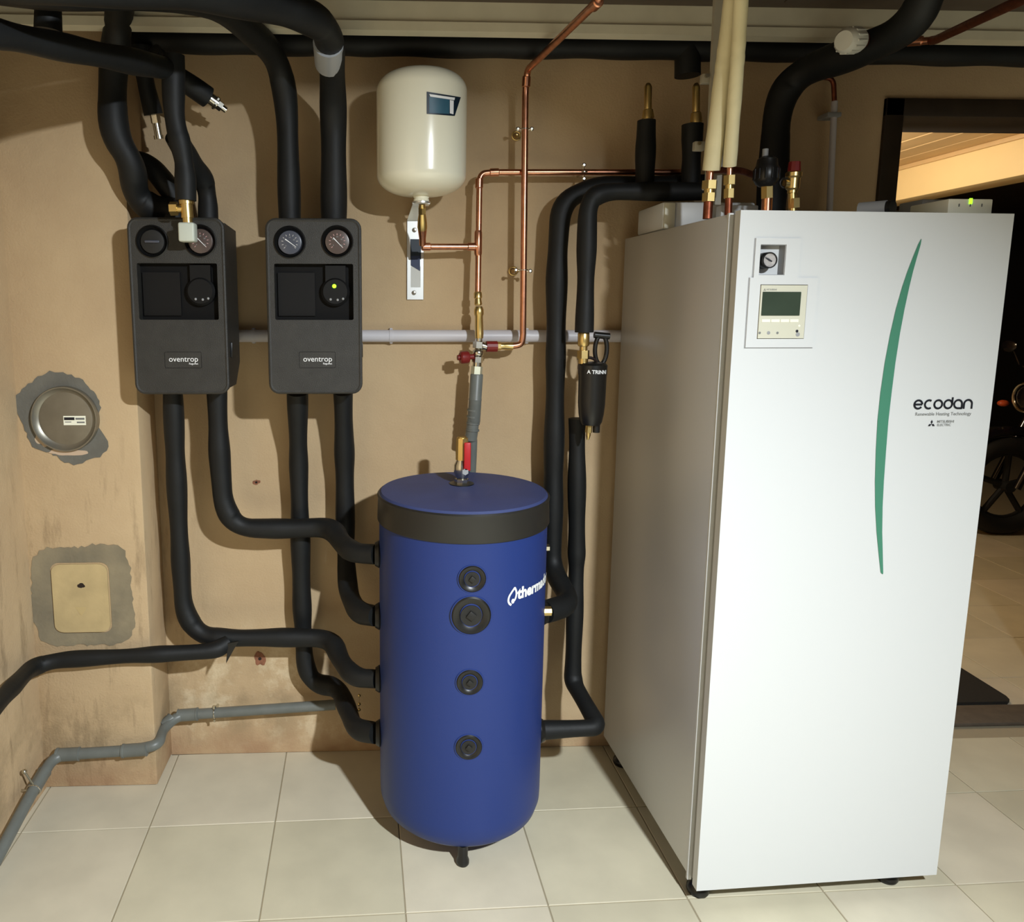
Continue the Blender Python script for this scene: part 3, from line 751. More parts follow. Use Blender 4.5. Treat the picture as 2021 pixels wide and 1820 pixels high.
# safety valve group
sv = thing('safety_valve', 'nickel safety valve with red knobs below the copper tee', 'valve', at(941, 745, Y=-.10))
def pts(*a): return [at(x, y, Y=Y) for x, y, Y in a]
mb = MB(); a, b = at(943, 576, Y=-.085), at(944, 603, Y=-.088); mb.tube([a, along(a,b,.1), along(a,b,.45), along(a,b,.5), along(a,b,.9), b], [.009, .0115, .0115, .009, .0112, .009], 20)
a, b = at(945, 605, Y=-.09), at(946, 668, Y=-.095); mb.tube([a, along(a,b,.1), along(a,b,.25), along(a,b,.3), along(a,b,.85), b], [.010, .0135, .0135, .011, .0125, .011], 20)
mb.build('brass_nipple', M_BRASS, sv)
mb = MB(); a, b = at(946, 664, Y=-.095), at(940, 742, Y=-.10); k = lambda t: along(a, b, t)
mb.tube([k(0), k(.12)], .0095, 16); mb.hexn(k(.14), k(.3), .0165); mb.sphere(k(.42), .0155, 20); mb.hexn(k(.52), k(.66), .016); mb.cyl(k(.2), at(960, 685, Y=-.095), .011, 20)
mb.cyl(k(.66), k(.82), .013, 20); mb.build('valve_body', M_NICKEL, sv)
mb = MB(); mb.hexn(k(.76), k(1.0), .0165); mb.build('tail_nut', mat('pale_metal', (205, 205, 182), .4, metal=.6), sv)
mb = MB(); a, b = at(934, 704, Y=-.10), at(903, 706, Y=-.11); mb.cyl(a, b, .0075, 16); mb.lathe([(.0155, 0), (.0175, .004), (.0175, .022), (.014, .026), (0, .026)], at(925, 705, Y=-.105), (b-a), 12); mb.build('red_knob', M_REDD, sv)
mb = MB(); a, b = at(960, 684, Y=-.095), at(981, 684, Y=-.093); mb.cyl(a, b, .0155, 12, smooth=False); mb.build('red_ring', M_REDD, sv)
mb = MB(); a, b = at(978, 683, Y=-.09), at(1012, 683.5, Y=-.09); mb.cyl(a, along(a,b,.3), .012, 6, smooth=False); mb.tube([along(a,b,.3), along(a,b,.5), along(a,b,.6), b], [.010, .010, .0112, .0108], 20); mb.build('coupling', M_BRASS, sv)
# grey drain hose under it
h = thing('drain_hose', 'grey corrugated drain tube hanging from the safety valve behind the tank', 'hose', at(940, 745, Y=-.10))
a, b = at(941, 738, Y=-.10), at(935, 835, Y=-.10); k = lambda t: along(a, b, t)
mb = MB(); mb.tube([k(0), k(.02), k(.5), k(.52), k(.54), k(.97), k(1)], [.0165, .0182, .0182, .0192, .0182, .0185, .016], 24)
mb.build('socket', M_PVCG, h)
mb = MB(); q = fillet([at(937, 800, Y=-.10), at(932, 848, Y=-.098), at(929, 868, Y=-.095)], .02); mb.tube(q, .0178, 24)
for i in range(4):
    c0 = at(935.5-i*.9, 808+i*13, Y=-.099); mb.tube([c0, c0+V((-.0003, 0, -.005))], .0195, 24)
mb.build('bend', M_PVCG, h)
mb = MB(); mb.tube([at(933, 868, Y=-.092), at(932, 900, Y=-.082), at(929, 960, Y=-.068), at(926, 1100, Y=-.06)], .0135, 24); mb.build('pipe_section', M_PVCG, h)

# level light-grey conduit along the wall
cdt = thing('conduit', 'light grey plastic conduit running level along the wall behind everything', 'conduit', at(440, 663, Y=-.02))
MB().tube([at(440, 663, Y=-.021), at(1240, 663.5, Y=-.021)], .0178, 24).build('tube', M_PVCW, cdt)
for px in (772, 500, 1040):
    c = at(px, 663, Y=-.021); mb = MB(); mb.tube([c+V((-.005,0,0)), c+V((.005,0,0))], .0192, 24); mb.box((c.x-.004, -.02, c.z+.017), (c.x+.004, 0, c.z+.022)); mb.box((c.x-.004, -.02, c.z-.022), (c.x+.004, 0, c.z-.017)); mb.build('clip', M_PVCW, cdt)

# ------------------------------------------------------------------ grey PVC drain, lower left
pv = thing('drain_pipe', 'grey plastic drain pipe stepping down along the foot of the left wall', 'pipe', at(345, 1411, Y=-.05))
pr_ = .0155
path = [at(662, 1391, Y=-.045), at(352, 1412, Y=-.05), at(320, 1440, Y=-.10), at(314, 1470, Y=-.178), at(262, 1481, Y=-.182), at(108, 1491, Y=-.185), at(60, 1570, X=-1.035), at(-30, 1740, X=-1.035), V((-1.035, -1.9, .02+.0155))]
MB().tube(resample(fillet(path, [.03, .03, .03, .02, .04, .03, .03]), .05), pr_, 24).build('tube', M_PVCG, pv)
def sleeve(a, b, r=.0185):
    A, B = P(a), P(b); mb = MB(); mb.tube([A, along(A,B,.03), along(A,B,.1), along(A,B,.12), along(A,B,.9), along(A,B,.97), B], [pr_, r+.0012, r+.0012, r, r, r+.0012, pr_], 24); mb.build('socket', M_PVCG, pv)
sleeve((392, 1409.5, -.05), (350, 1412.5, -.05)); sleeve((240, 1482.5, -.182), (292, 1478.5, -.182)); sleeve((110, 1490.5, -.185), (158, 1488, -.184)); sleeve((66, 1560, {'X': -1.035}), (88, 1523, {'X': -1.035})); sleeve((320, 1436, -.09), (340, 1418, -.062)); 
for (px, py, Yv, lab) in ((424, 1407, -.048, 'small metal pipe clamp on the wall stretch of the grey drain pipe'), (50, 1590, None, 'small metal pipe clamp on the left wall end of the grey drain pipe')):
    if Yv is not None:
        c = at(px, py, Y=Yv); n = (path[1]-path[0]).normalized(); e = V((c.x, 0, c.z+.012))
        mb = MB(); mb.base = c.copy(); mb.ring(c, n, .0172, .0022, 28, 8); mb.cyl(c+V((0,.017,0)), V((c.x, 0, c.z)), .004, 12)
        mb.cyl(c+V((0, -.006, .018)), c+V((0, -.006, .026)), .006, 6, smooth=False); mb.cyl(c+V((0, -.006, -.026)), c+V((0, -.006, -.018)), .004, 6, smooth=False)
    else:
        c = at(66, 1560, X=-1.035); n = (path[7]-path[6]).normalized()
        mb = MB(); mb.base = c.copy(); mb.ring(c, n, .0175, .0022, 28, 8); mb.cyl(c+V((-.017,0,0)), V((XL, c.y, c.z)), .004, 12); mb.sphere(at(48, 1523, X=-1.05), .007, 14); mb.tube([at(48, 1523, X=-1.05), c+V((0,0,.017))], .003, 8)
    tag(mb.build('pipe_clamp', M_NICKEL), lab, 'clamp')
for i, py in enumerate((1375, 1392, 1402)):
    pass
# small beads of a chain by the tank ports
bd = MB(); bd.base = at(710, 1390, Y=-.2)
for py in (1373, 1390, 1401): bd.sphere(at(709, py, Y=-.2), .0045, 10)
bd.tube([at(709, 1370, Y=-.2), at(709, 1403, Y=-.2)], .0007, 6)
tag(bd.build('bead_chain', M_BRASS), 'tiny brass beads hanging between the two lowest left tank ports', 'chain')

# ------------------------------------------------------------------ hatches in the pilaster
def blob(cx, cz, rx, rz, amp, seed, n=72, sq=2.0):
    rnd = random.Random(seed); ph = [rnd.random()*6.28 for _ in range(7)]; o = []
    for i in range(n):
        a = 2*PI*i/n
        k = 1+amp*sum(math.sin((j+2)*a+ph[j])/(j+1.3) for j in range(7))+rnd.uniform(-.03, .03)
        s = (abs(math.cos(a))**sq+abs(math.sin(a))**sq)**(-1/sq)
        o.append((cx+rx*s*math.cos(a)*k, cz+rz*s*math.sin(a)*k))
    return o
PY = -.155
c = at(131, 826, Y=PY); Rm = .090
hc = thing('flue_cap', 'round dull metal inspection cap with small label on the left pilaster', 'cap', (c.x, PY, c.z))
MB().prism(blob(c.x-.012, c.z+.002, .122, .116, .16, 5), [circle2(c.x, c.z, Rm*.96)], (0,0,0), (1,0,0), (0,0,1), (0,1,0), PY-.0025, PY+.001).build('mortar_ring', M_MORTAR, hc)
mb = MB()
MB().prism(blob(c.x+.0, c.z-.093, .05, .010, .15, 9, 30), [], (0,0,0), (1,0,0), (0,0,1), (0,1,0), PY-.0035, PY-.0024).build('plaster_smear', mat('pink_plaster', (196, 172, 148), .9), hc)
MB().prism(blob(c.x-.068, c.z-.055, .018, .022, .2, 11, 30), [], (0,0,0), (1,0,0), (0,0,1), (0,1,0), PY-.0034, PY-.0024).build('plaster_smear', mat('pink_plaster_2', (190, 170, 146), .9), hc)
MB().lathe([(Rm, .0), (Rm, -.014), (Rm-.002, -.018), (Rm-.005, -.018), (Rm-.012, -.008), (Rm-.018, -.005), (Rm-.022, -.006), (0, -.006)], (c.x, PY, c.z), (0,1,0), 64).build('metal_disc', mat('dull_zinc', (150, 146, 134), .38, metal=.75, noise=.15, nscale=20), hc)
a, b = at(125, 821, Y=PY-.006), at(170, 839, Y=PY-.006)
MB().box((a.x, PY-.0072, b.z), (b.x, PY-.0055, a.z)).build('label', M_BEIGEL, hc)
mb = MB(); w_ = b.x-a.x; h_ = a.z-b.z
mb.box((a.x+.002, PY-.0078, b.z+h_*.55), (a.x+w_*.5, PY-.0070, b.z+h_*.85)); mb.build('label_print', M_INK, hc)
mb = MB(); mb.box((a.x+w_*.55, PY-.0078, b.z+h_*.58), (b.x-.003, PY-.0070, b.z+h_*.8)); mb.box((a.x+.004, PY-.0078, b.z+h_*.3), (a.x+w_*.35, PY-.0070, b.z+h_*.38)); mb.box((a.x+w_*.6, PY-.0078, b.z+h_*.22), (b.x-.003, PY-.0070, b.z+h_*.38)); mb.build('label_print', M_INKG, hc)

c = at(161, 1180, Y=PY)
hh = thing('chimney_hatch', 'yellowish rounded square hatch board set in grey mortar low on the pilaster', 'hatch', (c.x, PY, c.z-.1))
hx, hz = .0795, .1005
board = []
for (sx, sz, a0) in ((1,1,0), (-1,1,90), (-1,-1,180), (1,-1,270)):
    for i in range(6):
        a = math.radians(a0+18*i); board.append((c.x+sx*(hx-.028)+.028*math.cos(a)-(.004 if sz < 0 else 0)*0, c.z+sz*(hz-.024)+.024*math.sin(a)))
board = [(x-(.005*(1-(abs(z-c.z)/hz)**2))*(1 if x > c.x else -1), z) for x, z in board]
mort = blob(c.x+.004, c.z+.005, .138, .150, .03, 21, 90, 4.5)
MB().prism(mort, [[(x*1.0+(.004 if x > c.x else -.004), z+(.004 if z > c.z else -.004)) for x, z in board]], (0,0,0), (1,0,0), (0,0,1), (0,1,0), PY-.0022, PY+.001).build('mortar_surround', mat('rough_mortar', (150, 138, 112), .92, bump=.8, bscale=60, color2=(120, 112, 94), nscale=7), hh)
MB().prism(board, [], (0,0,0), (1,0,0), (0,0,1), (0,1,0), PY-.006, PY+.002).build('board', M_HATCH, hh)
mb = MB(); q = at(160, 1156, Y=PY-.0065); mb.prism(blob(q.x, q.z, .009, .008, .2, 3, 16), [], (0,0,0), (1,0,0), (0,0,1), (0,1,0), PY-.0068, PY-.005)
mb.build('hole', M_HOLE, hh)
q = at(160, 1205, Y=PY-.0065); MB().add([(q.x-.016, PY-.0068, q.z+.010), (q.x+.016, PY-.0068, q.z+.010), (q.x+.002, PY-.0068, q.z-.018)], [(0,1,2)]).build('arrow_mark', mat('pale_arrow', (190, 168, 120), .8), hh)
# old plug holes in the plaster
for (px, py, r, m_, lab) in ((506, 952, .008, M_RUST, 'small drilled hole in the plaster between the two pump units'), (513, 1300, .012, M_RUST, 'reddish damp plug mark low on the wall left of the tank')):
    c = at(px, py, Y=0); mb = MB(); mb.base = V((c.x, 0, c.z)); mb.prism(blob(c.x, c.z, r*1.3, r*(1 if py < 1000 else 2.1), .2, int(py), 24), [], (0,0,0), (1,0,0), (0,0,1), (0,1,0), -.0012, .002)
    o = tag(mb.build('wall_plug', m_), lab, 'plug')
    o['_b'] = tuple(o.location); MB().lathe([(r*.45, 0), (r*.4, -.0018), (0, -.001)], (c.x, -.0008, c.z), (0,1,0), 14).build('hole', M_HOLE, o)

# ------------------------------------------------------------------ magnetic filter
mf = thing('magnetic_filter', 'black canister filter with brass drain between the tall pipes and heat pump', 'filter', at(1167, 845, Y=-.2))
Yf = -.2
cx_ = at(1168, 780, Y=Yf).x
zt_, zb_ = at(1168, 716, Y=Yf).z, at(1168, 838, Y=Yf).z; Hh = zt_-zb_
mb = MB(); mb.lathe([(.0, .0), (.026, .0), (.030, .008), (.034, .03), (.0365, .06), (.0375, Hh-.035), (.0385, Hh-.03), (.0385, Hh-.006), (.033, Hh), (0, Hh+.004)], (cx_, Yf, zb_), seg=40)
mb.cyl((cx_+.016, Yf, zb_-.022), (cx_+.016, Yf, zb_+.004), .010, 12)
mb.build('canister', M_BLACK, mf)
mb = MB(); mb.ring((cx_-.012, Yf, zt_-.012), (0,1,0), .026, .004, 30, 8); mb.build('collar', mat('bronze_black', (52, 40, 36), .3, metal=.5), mf)
c0 = at(1186, 690, Y=Yf+.02)
mb = MB(); e = []
for i in range(25):
    a = 2*PI*i/24; e.append(c0+V((.0165*math.cos(a), 0, .040*math.sin(a))))
mb.tube(e, .0062, 12); mb.cyl(c0+V((-.02, 0, .04)), c0+V((.022, 0, .036)), .009, 16); mb.build('handle_loop', M_BLACK, mf)
a, b = at(1152, 655, Y=-.2), at(1151, 712, Y=-.2); k = lambda t: along(a, b, t)
mb = MB(); mb.tube([k(0), k(.05), k(.45), k(.5)], [.013, .0155, .0155, .013], 24); mb.cyl(k(.48), k(.66), .0105, 20); mb.hexn(k(.64), k(.92), .0165); mb.cyl(k(.9), k(1.1), .013, 20); mb.build('brass_union', M_BRASS, mf)
a, b = at(1163, 836, Y=Yf-.004), at(1160, 868, Y=Yf-.004); k = lambda t: along(a, b, t)
mb = MB(); mb.cyl(k(0), k(.55), .0095, 6, smooth=False); mb.tube([k(.55), k(.75), k(1)], [.007, .0065, .003], 16); mb.build('brass_drain', M_BRASS, mf)
def wrapF(u, h):
    th = -PI/2+u/.039
    return V((cx_+.0392*math.cos(th), Yf+.0392*math.sin(th), zt_-.027+h-u*.02))
text('lettering', 'A TRINNI', M_WTXT, mf, None, None, None, None, width=.058, bold=.0005, wrap=lambda u, h: wrapF(u-.026, h))
# brass air vents on the stubs
for (x, y0, y1, yb, lab) in ((1279, 164, 238, 0, 'slim brass air vent on the left black pipe stub'), (1374, 164, 246, 0, 'slim brass air vent on the right black pipe stub beside the grey rail')):
    a, b = at(x, y1, Y=-.15), at(x, y0, Y=-.15); k = lambda t: along(a, b, t)
    mb = MB(); mb.base = a.copy()
    mb.tube([k(-.05), k(.06)], .0135, 20); mb.tube([k(.06), k(.12), k(.28), k(.3)], [.0155, .0155, .013, .010], 20); mb.tube([k(.3), k(.33), k(.9), k(.96), k(1)], [.0095, .0098, .0098, .007, .004], 20)
    tag(mb.build('air_vent', M_BRASS), lab, 'vent')

# ------------------------------------------------------------------ heat pump cabinet
CO = V((.6512, -.6755, 0)); CA = .04913
cX, cY, cZ = V((math.cos(CA), math.sin(CA), 0)), V((-math.sin(CA), math.cos(CA), 0)), V((0,0,1))
CW, CDp, CZ0, CZ1 = .6055, .636, .0487, 1.5977
CM = Matrix.Translation(CO) @ Matrix((cX, cY, cZ)).transposed().to_4x4()
hp = thing('heat_pump_cabinet', 'tall white heat pump cabinet with green swoosh standing on the tiles', 'cabinet', tuple(CM @ V((CW/2, CDp/2, 0))))
def cf(px, py, d=0.0):
    """(u, v) on the cabinet front (d metres behind it)"""
    q = ray_plane(px, py, CO+cY*d, cY); return ((q-CO).dot(cX), q.z)
mb = MB(); mb.bbox((.0, .046, CZ0+.01), (CW, CDp, CZ1-.003), .0025, M=CM, seg=2); mb.build('body', M_STEELG, hp)
mb = MB(); mb.bbox((-.0008, .040, CZ0-.004), (.0098, .048, CZ1-.001), .0008, M=CM, seg=1); mb.bbox((CW-.0045, .040, CZ0), (CW+.0008, .048, CZ1-.001), .0008, M=CM, seg=1); mb.build('side_flange', M_WHITE, hp)
mb = MB(); mb.box((.0095, .022, CZ0+.004), (CW-.006, .046, CZ1-.004), M=CM); mb.build('door_liner', M_EDGE, hp)
# door with the gauge window cut out
g0, g1_ = cf(1496, 543), cf(1551, 483)
hole_g = [(g0[0], g0[1]), (g1_[0], g0[1]), (g1_[0], g1_[1]), (g0[0], g1_[1])]
k0, k1 = cf(1492, 669), cf(1593, 562)
hole_c = [(k0[0], k0[1]), (k1[0], k0[1]), (k1[0], k1[1]), (k0[0], k1[1])]
door = MB(); door.prism([(.003, CZ0), (CW-.001, CZ0), (CW-.001, CZ1), (.003, CZ1)], [hole_g, hole_c], CO, cX, cZ, cY, 0, .022)
dr = door.build('door', M_WHITE, hp)
# raised stepped fascia around gauge and controller
f0, f1, f2 = cf(1487, 547), cf(1490, 470), cf(1562, 470)
e0, e1, e2 = cf(1477, 548), cf(1468, 686), cf(1603, 686)
ux, uy = (f0[0]+f1[0])/2, 0
fas = [(e1[0]+.002, e1[1]), (e2[0], e1[1]), (e2[0], e0[1]), (f2[0]+.02, e0[1]), (f2[0]+.02, f1[1]), (ux, f1[1]), (ux, e0[1]), (e1[0]+.002, e0[1])]
mb = MB(); mb.prism(fas, [hole_g, hole_c], CO, cX, cZ, cY, -.003, .0005); mb.build('fascia', M_WHITE, dr)
seam = [(fas[1][0], fas[1][1]-.001), (fas[0][0]-.001, fas[0][1]-.001), (fas[7][0]-.001, fas[7][1]), (fas[6][0]-.001, fas[6][1]), (fas[5][0]-.001, fas[5][1])]
mb = MB(); stroke(mb, seam, .0022, CO, cX, cZ, -cY, .0008); mb.build('fascia_seam', M_GREYP, dr)
mb = MB(); d_ = .040
mb.prism([(hole_g[0][0]-.003, hole_g[0][1]-.003), (hole_g[1][0]+.003, hole_g[1][1]-.003), (hole_g[2][0]+.003, hole_g[2][1]+.003), (hole_g[3][0]-.003, hole_g[3][1]+.003)], [], CO, cX, cZ, cY, .0215, .0219)
mb.build('gauge_recess', M_WHITE, dr)
# frame of the recess, grey top and right walls
mb = MB(); gw = .0012
mb.prism([(hole_g[0][0], hole_g[0][1]), (hole_g[1][0], hole_g[1][1]), (hole_g[2][0], hole_g[2][1]), (hole_g[3][0], hole_g[3][1])], [[(hole_g[0][0]+gw, hole_g[0][1]+gw), (hole_g[1][0]-gw, hole_g[1][1]+gw), (hole_g[2][0]-gw, hole_g[2][1]-gw), (hole_g[3][0]+gw, hole_g[3][1]-gw)]], CO, cX, cZ, cY, -.001, .0214)
mb.build('recess_lining', M_GREYP, dr)
gu = cf(1515, 514, .002); gcn = CO+cX*gu[0]+cZ*gu[1]; gr_ = .0165
gz = MB().lathe([(gr_, .0195), (gr_, -.006), (gr_-.001, -.008), (gr_-.0026, -.008), (gr_-.003, -.002)], gcn, cY, 40).build('pressure_gauge', M_BLACK, dr)
MB().lathe([(gr_-.0028, -.0052), (0, -.0052)], gcn, cY, 32).build('dial', M_DIALW, dr)
dd = (cX*math.cos(-.5)+cZ*math.sin(-.5)); nn = (-cX*math.sin(-.5)+cZ*math.cos(-.5)); c0 = gcn-cY*.0058
MB().add([c0-dd*.011-nn*.0006, c0-dd*.002-nn*.002, c0+dd*.006-nn*.0014, c0+dd*.006+nn*.0014, c0-dd*.002+nn*.002, c0-dd*.011+nn*.0006], [(0,1,2,3,4,5)]).build('needle', M_INK, dr)
# controller
ct = MB(); e_ = .0012
ct.prism([(k0[0]+e_, k0[1]+e_), (k1[0]-e_, k0[1]+e_), (k1[0]-e_, k1[1]-e_), (k0[0]+e_, k1[1]-e_)], [], CO, cX, cZ, cY, -.0042, .02); ct = ct.build('controller', M_BEIGE, dr)
MB().prism([(k0[0], k0[1]), (k1[0], k0[1]), (k1[0], k1[1]), (k0[0], k1[1])], [], CO, cX, cZ, cY, .0201, .0215).build('controller_seat', M_INKG, dr)
def face(p, q, m_, nm, par, d=.001):
    a, b = cf(*p), cf(*q)
    mb = MB(); mb.prism(rounded_rect(min(a[0], b[0]), min(a[1], b[1]), max(a[0], b[0]), max(a[1], b[1]), .001, 2), [], CO, cX, cZ, cY, d-.0063, d-.004); return mb.build(nm, m_, par)
face((1503, 576), (1575, 623), M_SCREEN, 'screen', ct)
for i in range(4): face((1501+i*18.6, 630), (1517+i*18.6, 636), M_BEIGEL, 'button', ct)
for (px, py, m_, r) in ((1496, 657, M_INKG, .0026), (1513.5, 657, M_GREYP, .0036), (1531, 657, M_INKG, .0026), (1569.5, 653.5, M_INK, .0030), (1574, 643, M_BEIGEL, .0024), (1571, 660, M_GREYP, .0045)):
    u = cf(px+1, py); MB().lathe([(r, .002), (r, .0005), (0, .0002)], CO+cX*u[0]+cZ*u[1]-cY*.0052, cY, 16).build('button', m_, ct)
u = cf(1505, 573); text('lettering', 'MITSUBISHI', M_GREYP, ct, CO+cX*(u[0]+.006)+cZ*u[1]-cY*.0042, cX, cZ, -cY, width=.022)
def diamonds(c, s, par, m_):
    mb = MB()
    for a in (90, 210, 330):
        d = cX*math.cos(math.radians(a))+cZ*math.sin(math.radians(a)); n = -cX*math.sin(math.radians(a))+cZ*math.cos(math.radians(a))
        mb.add([c-cY*.0008, c+d*s*.5+n*s*.29-cY*.0008, c+d*s-cY*.0008, c+d*s*.5-n*s*.29-cY*.0008], [(0,1,2,3)])
    mb.build('three_diamond_emblem', m_, par)
diamonds(CO+cX*(u[0]+.002)+cZ*(u[1]+.0008)-cY*.0042, .003, ct, M_INKG)
# green swoosh
sw = [(1817.5, 472, 1), (1814, 482, 5), (1805, 508, 8), (1796, 535, 11), (1787, 566, 14), (1776, 610, 17), (1766, 658, 19), (1756, 716, 21), (1748, 775, 22), (1742, 830, 21.5), (1738, 890, 20), (1735, 950, 17.5), (1734, 1000, 14.5), (1735, 1050, 11), (1738, 1100, 7.5), (1740, 1130, 5), (1741.5, 1133, 1)]
lft = [cf(a-c/2, b) for a, b, c in sw]; rgt = [cf(a+c/2, b) for a, b, c in sw]
mb = MB(); n = len(sw)
vs = [CO+cX*q[0]+cZ*q[1]-cY*.0012 for q in lft]+[CO+cX*q[0]+cZ*q[1]-cY*.0012 for q in rgt]
mb.add(vs, [(i, i+n, i+n+1, i+1) for i in range(n-1)]); mb.build('green_swoosh', M_GREEN, dr)
# name badge
u0 = cf(1801, 808); u1 = cf(1918, 808); wW = u1[0]-u0[0]; s = wW/6.05*.5
mb = MB(); O_ = CO+cX*u0[0]+cZ*u0[1]
hh_ = s*.92; st = s*.38
def arc(cx, cz, rx, rz, a0, a1, n=18): return [(cx+rx*math.cos(math.radians(a0+(a1-a0)*i/n)), cz+rz*math.sin(math.radians(a0+(a1-a0)*i/n))) for i in range(n+1)]
adv = wW/5.98; rx = s*.80
cxs = [adv*(i+.5) for i in range(6)]
S = lambda pts, cl=False: stroke(mb, pts, st, O_, cX, cZ, -cY, .0010, cl)
S(arc(cxs[0], hh_, rx, hh_*.86, 0, 325)); S([(cxs[0]-rx, hh_), (cxs[0]+rx, hh_)])
S(arc(cxs[1]+rx*.15, hh_, rx, hh_*.86, 55, 305))
S(arc(cxs[2], hh_, rx, hh_*.86, 0, 360))
S(arc(cxs[3], hh_, rx, hh_*.86, 0, 360)); S([(cxs[3]+rx, hh_*.9), (cxs[3]+rx, hh_*2.45)])
S(arc(cxs[4], hh_, rx, hh_*.86, 0, 270)+[(cxs[4]+rx*1.15, hh_*.14)]); S([(cxs[4]+rx, hh_), (cxs[4]+rx, hh_*.14)])
S([(cxs[5]-rx, 0), (cxs[5]-rx, hh_)]+arc(cxs[5], hh_, rx, hh_*.86, 180, 0)+[(cxs[5]+rx, 0)])
mb.build('lettering', M_INK, dr)
u = cf(1806, 820.5); text('lettering', 'Renewable Heating Technology', M_INKG, dr, CO+cX*u[0]+cZ*u[1], cX, cZ, -cY, width=cf(1916, 820)[0]-u[0], bold=.0001)
u = cf(1838, 837); diamonds(CO+cX*u[0]+cZ*u[1], .0092, dr, M_INK)
for s_, y_ in (('MITSUBISHI', 834.5), ('ELECTRIC', 841)):
    u = cf(1849, y_); text('lettering', s_, M_INKG, dr, CO+cX*u[0]+cZ*u[1], cX, cZ, -cY, width=(cf(1882 if y_ < 838 else 1876, y_)[0]-u[0]), bold=.0002)
# feet
for (uu, vv) in ((.035, .055), (CW-.085, .055), (.04, CDp-.06), (CW-.06, CDp-.06)):
    c = CM @ V((uu, vv, 0))
    MB().lathe([(0, 0), (.024, 0), (.027, .006), (.026, .016), (.018, .026), (.009, .034), (.009, .062), (0, .062)], c, seg=28).build('foot', M_BLACK, hp)

# ------------------------------------------------------------------ on top of the cabinet
ZT = CZ1
def solid(name, label, cat, mb, m, base): mb.base = V(base); return tag(mb.build(name, m), label, cat)
a = at(1309, 398, Y=-.28); b = at(1492, 396, Y=-.28)
x0 = a.x
bxt = thing('connection_box', 'white low connection box at the back left of the cabinet top', 'box', (x0, -.28, ZT))
mb = MB(); mb.bbox((x0, -.28, ZT), (b.x, -.09, a.z), .006); mb.build('box_body', M_WHITE, bxt)
q0_, q1_ = at(1333, 398, Y=-.281), at(1333, 440, Y=-.281); x1_ = q0_.x
MB().bbox((x0+.003, -.286, ZT+.001), (x1_, -.279, a.z-.003), .002).build('box_lid', M_BEIGE, bxt)
a = at(1478, 415, Y=-.30); 
solid('bracket_plate', 'small white bracket plate lying on the cabinet top behind the copper legs', 'plate', MB().bbox((a.x-.085, -.33, ZT), (a.x+.01, -.30, at(1478, 408, Y=-.3).z), .003), M_WHITE, (a.x, -.31, ZT))
# grey rail
ra, rb = at(1409, 404, Y=-.47), at(1428, -30, Y=-.50)
mb = MB(); mb.add([ra+V((-.019,0,0)), ra+V((.016,0,0)), ra+V((.016,.012,0)), ra+V((-.019,.012,0)), rb+V((-.017,0,0)), rb+V((.014,0,0)), rb+V((.014,.012,0)), rb+V((-.017,.012,0))], [(0,1,2,3),(4,5,6,7),(0,1,5,4),(1,2,6,5),(2,3,7,6),(3,0,4,7)])
gr = thing('cable_rail', 'flat grey perforated rail rising from the cabinet top to the ceiling', 'rail', ra)
mb.build('rail_strip', M_TUBEG, gr)
for (px, py) in ((1381, 288), (1396, 155)):
    c = at(px, py, Y=-.475); MB().bbox(c+V((-.012, -.003, -.010)), c+V((.012, .014, .010)), .002).build('lug', M_TUBEG, gr)
    MB().cyl(c+V((-.004,-.002,.004)), c+V((-.004,-.009,.004)), .004, 10).build('screw', M_NICKEL, gr)
def plain(name, label, pts, r, m, cut=.03, cat='pipe', seg=20, wob=0):
    q = [P(a) for a in pts]; pl = resample(fillet(q, cut), .03); mb = MB(); mb.base = pl[0].copy()
    rr = [r+wob*math.sin(i*1.9) for i in range(len(pl))]
    mb.tube(pl, rr, seg); return tag(mb.build(name, m), label, cat)
plain('insulation_sleeve', 'left wider cream foam sleeve slanting from ceiling to the cabinet top', [(1452, -30, -.62), (1432, 120, -.57), (1404, 336, -.52)], .0195, M_TUBE, wob=.0006, cat='sleeve')
plain('insulation_sleeve', 'right slimmer cream foam sleeve beside the wider one, above the copper legs', [(1464, -30, -.66), (1457, 100, -.62), (1440, 328, -.55)], .0140, M_TUBE, wob=.0005, cat='sleeve')
def legs(label, x, ytop, r, Y, xb, yb):
    t = thing('flare_fitting', label, 'fitting', at(xb, yb, Y=Y))
    a, b = at(x, ytop, Y=Y), at(xb, yb, Y=Y); k = lambda q: along(a, b, q)
    MB().tube([k(-.05), k(.25)], r*.8, 18).build('upper_tube', M_COPPER, t)
    mb = MB(); mb.hexn(k(.2), k(.38), r*1.7); mb.cyl(k(.38), k(.46), r*1.1, 18); mb.hexn(k(.46), k(.64), r*1.5); mb.build('nuts', M_BRASS, t)
    e = b.copy(); e.z = ZT
    MB().tube([k(.6), k(.75), b, e], r, 18).build('lower_tube', M_COPPERD, t)
legs('brass flare nuts and copper leg under the left cream sleeve', 1402, 338, .0100, -.52, 1396, 432)
legs('brass flare nuts and copper leg under the right cream sleeve', 1441, 326, .0078, -.55, 1437, 428)
plain('bypass_pipe', 'small dull copper cross pipe behind the two cream sleeves', [(1398, 336, -.50), (1460, 336, -.46), (1486, 345, -.42), (1510, 350, -.38)], .0075, M_COPPERD, .02)
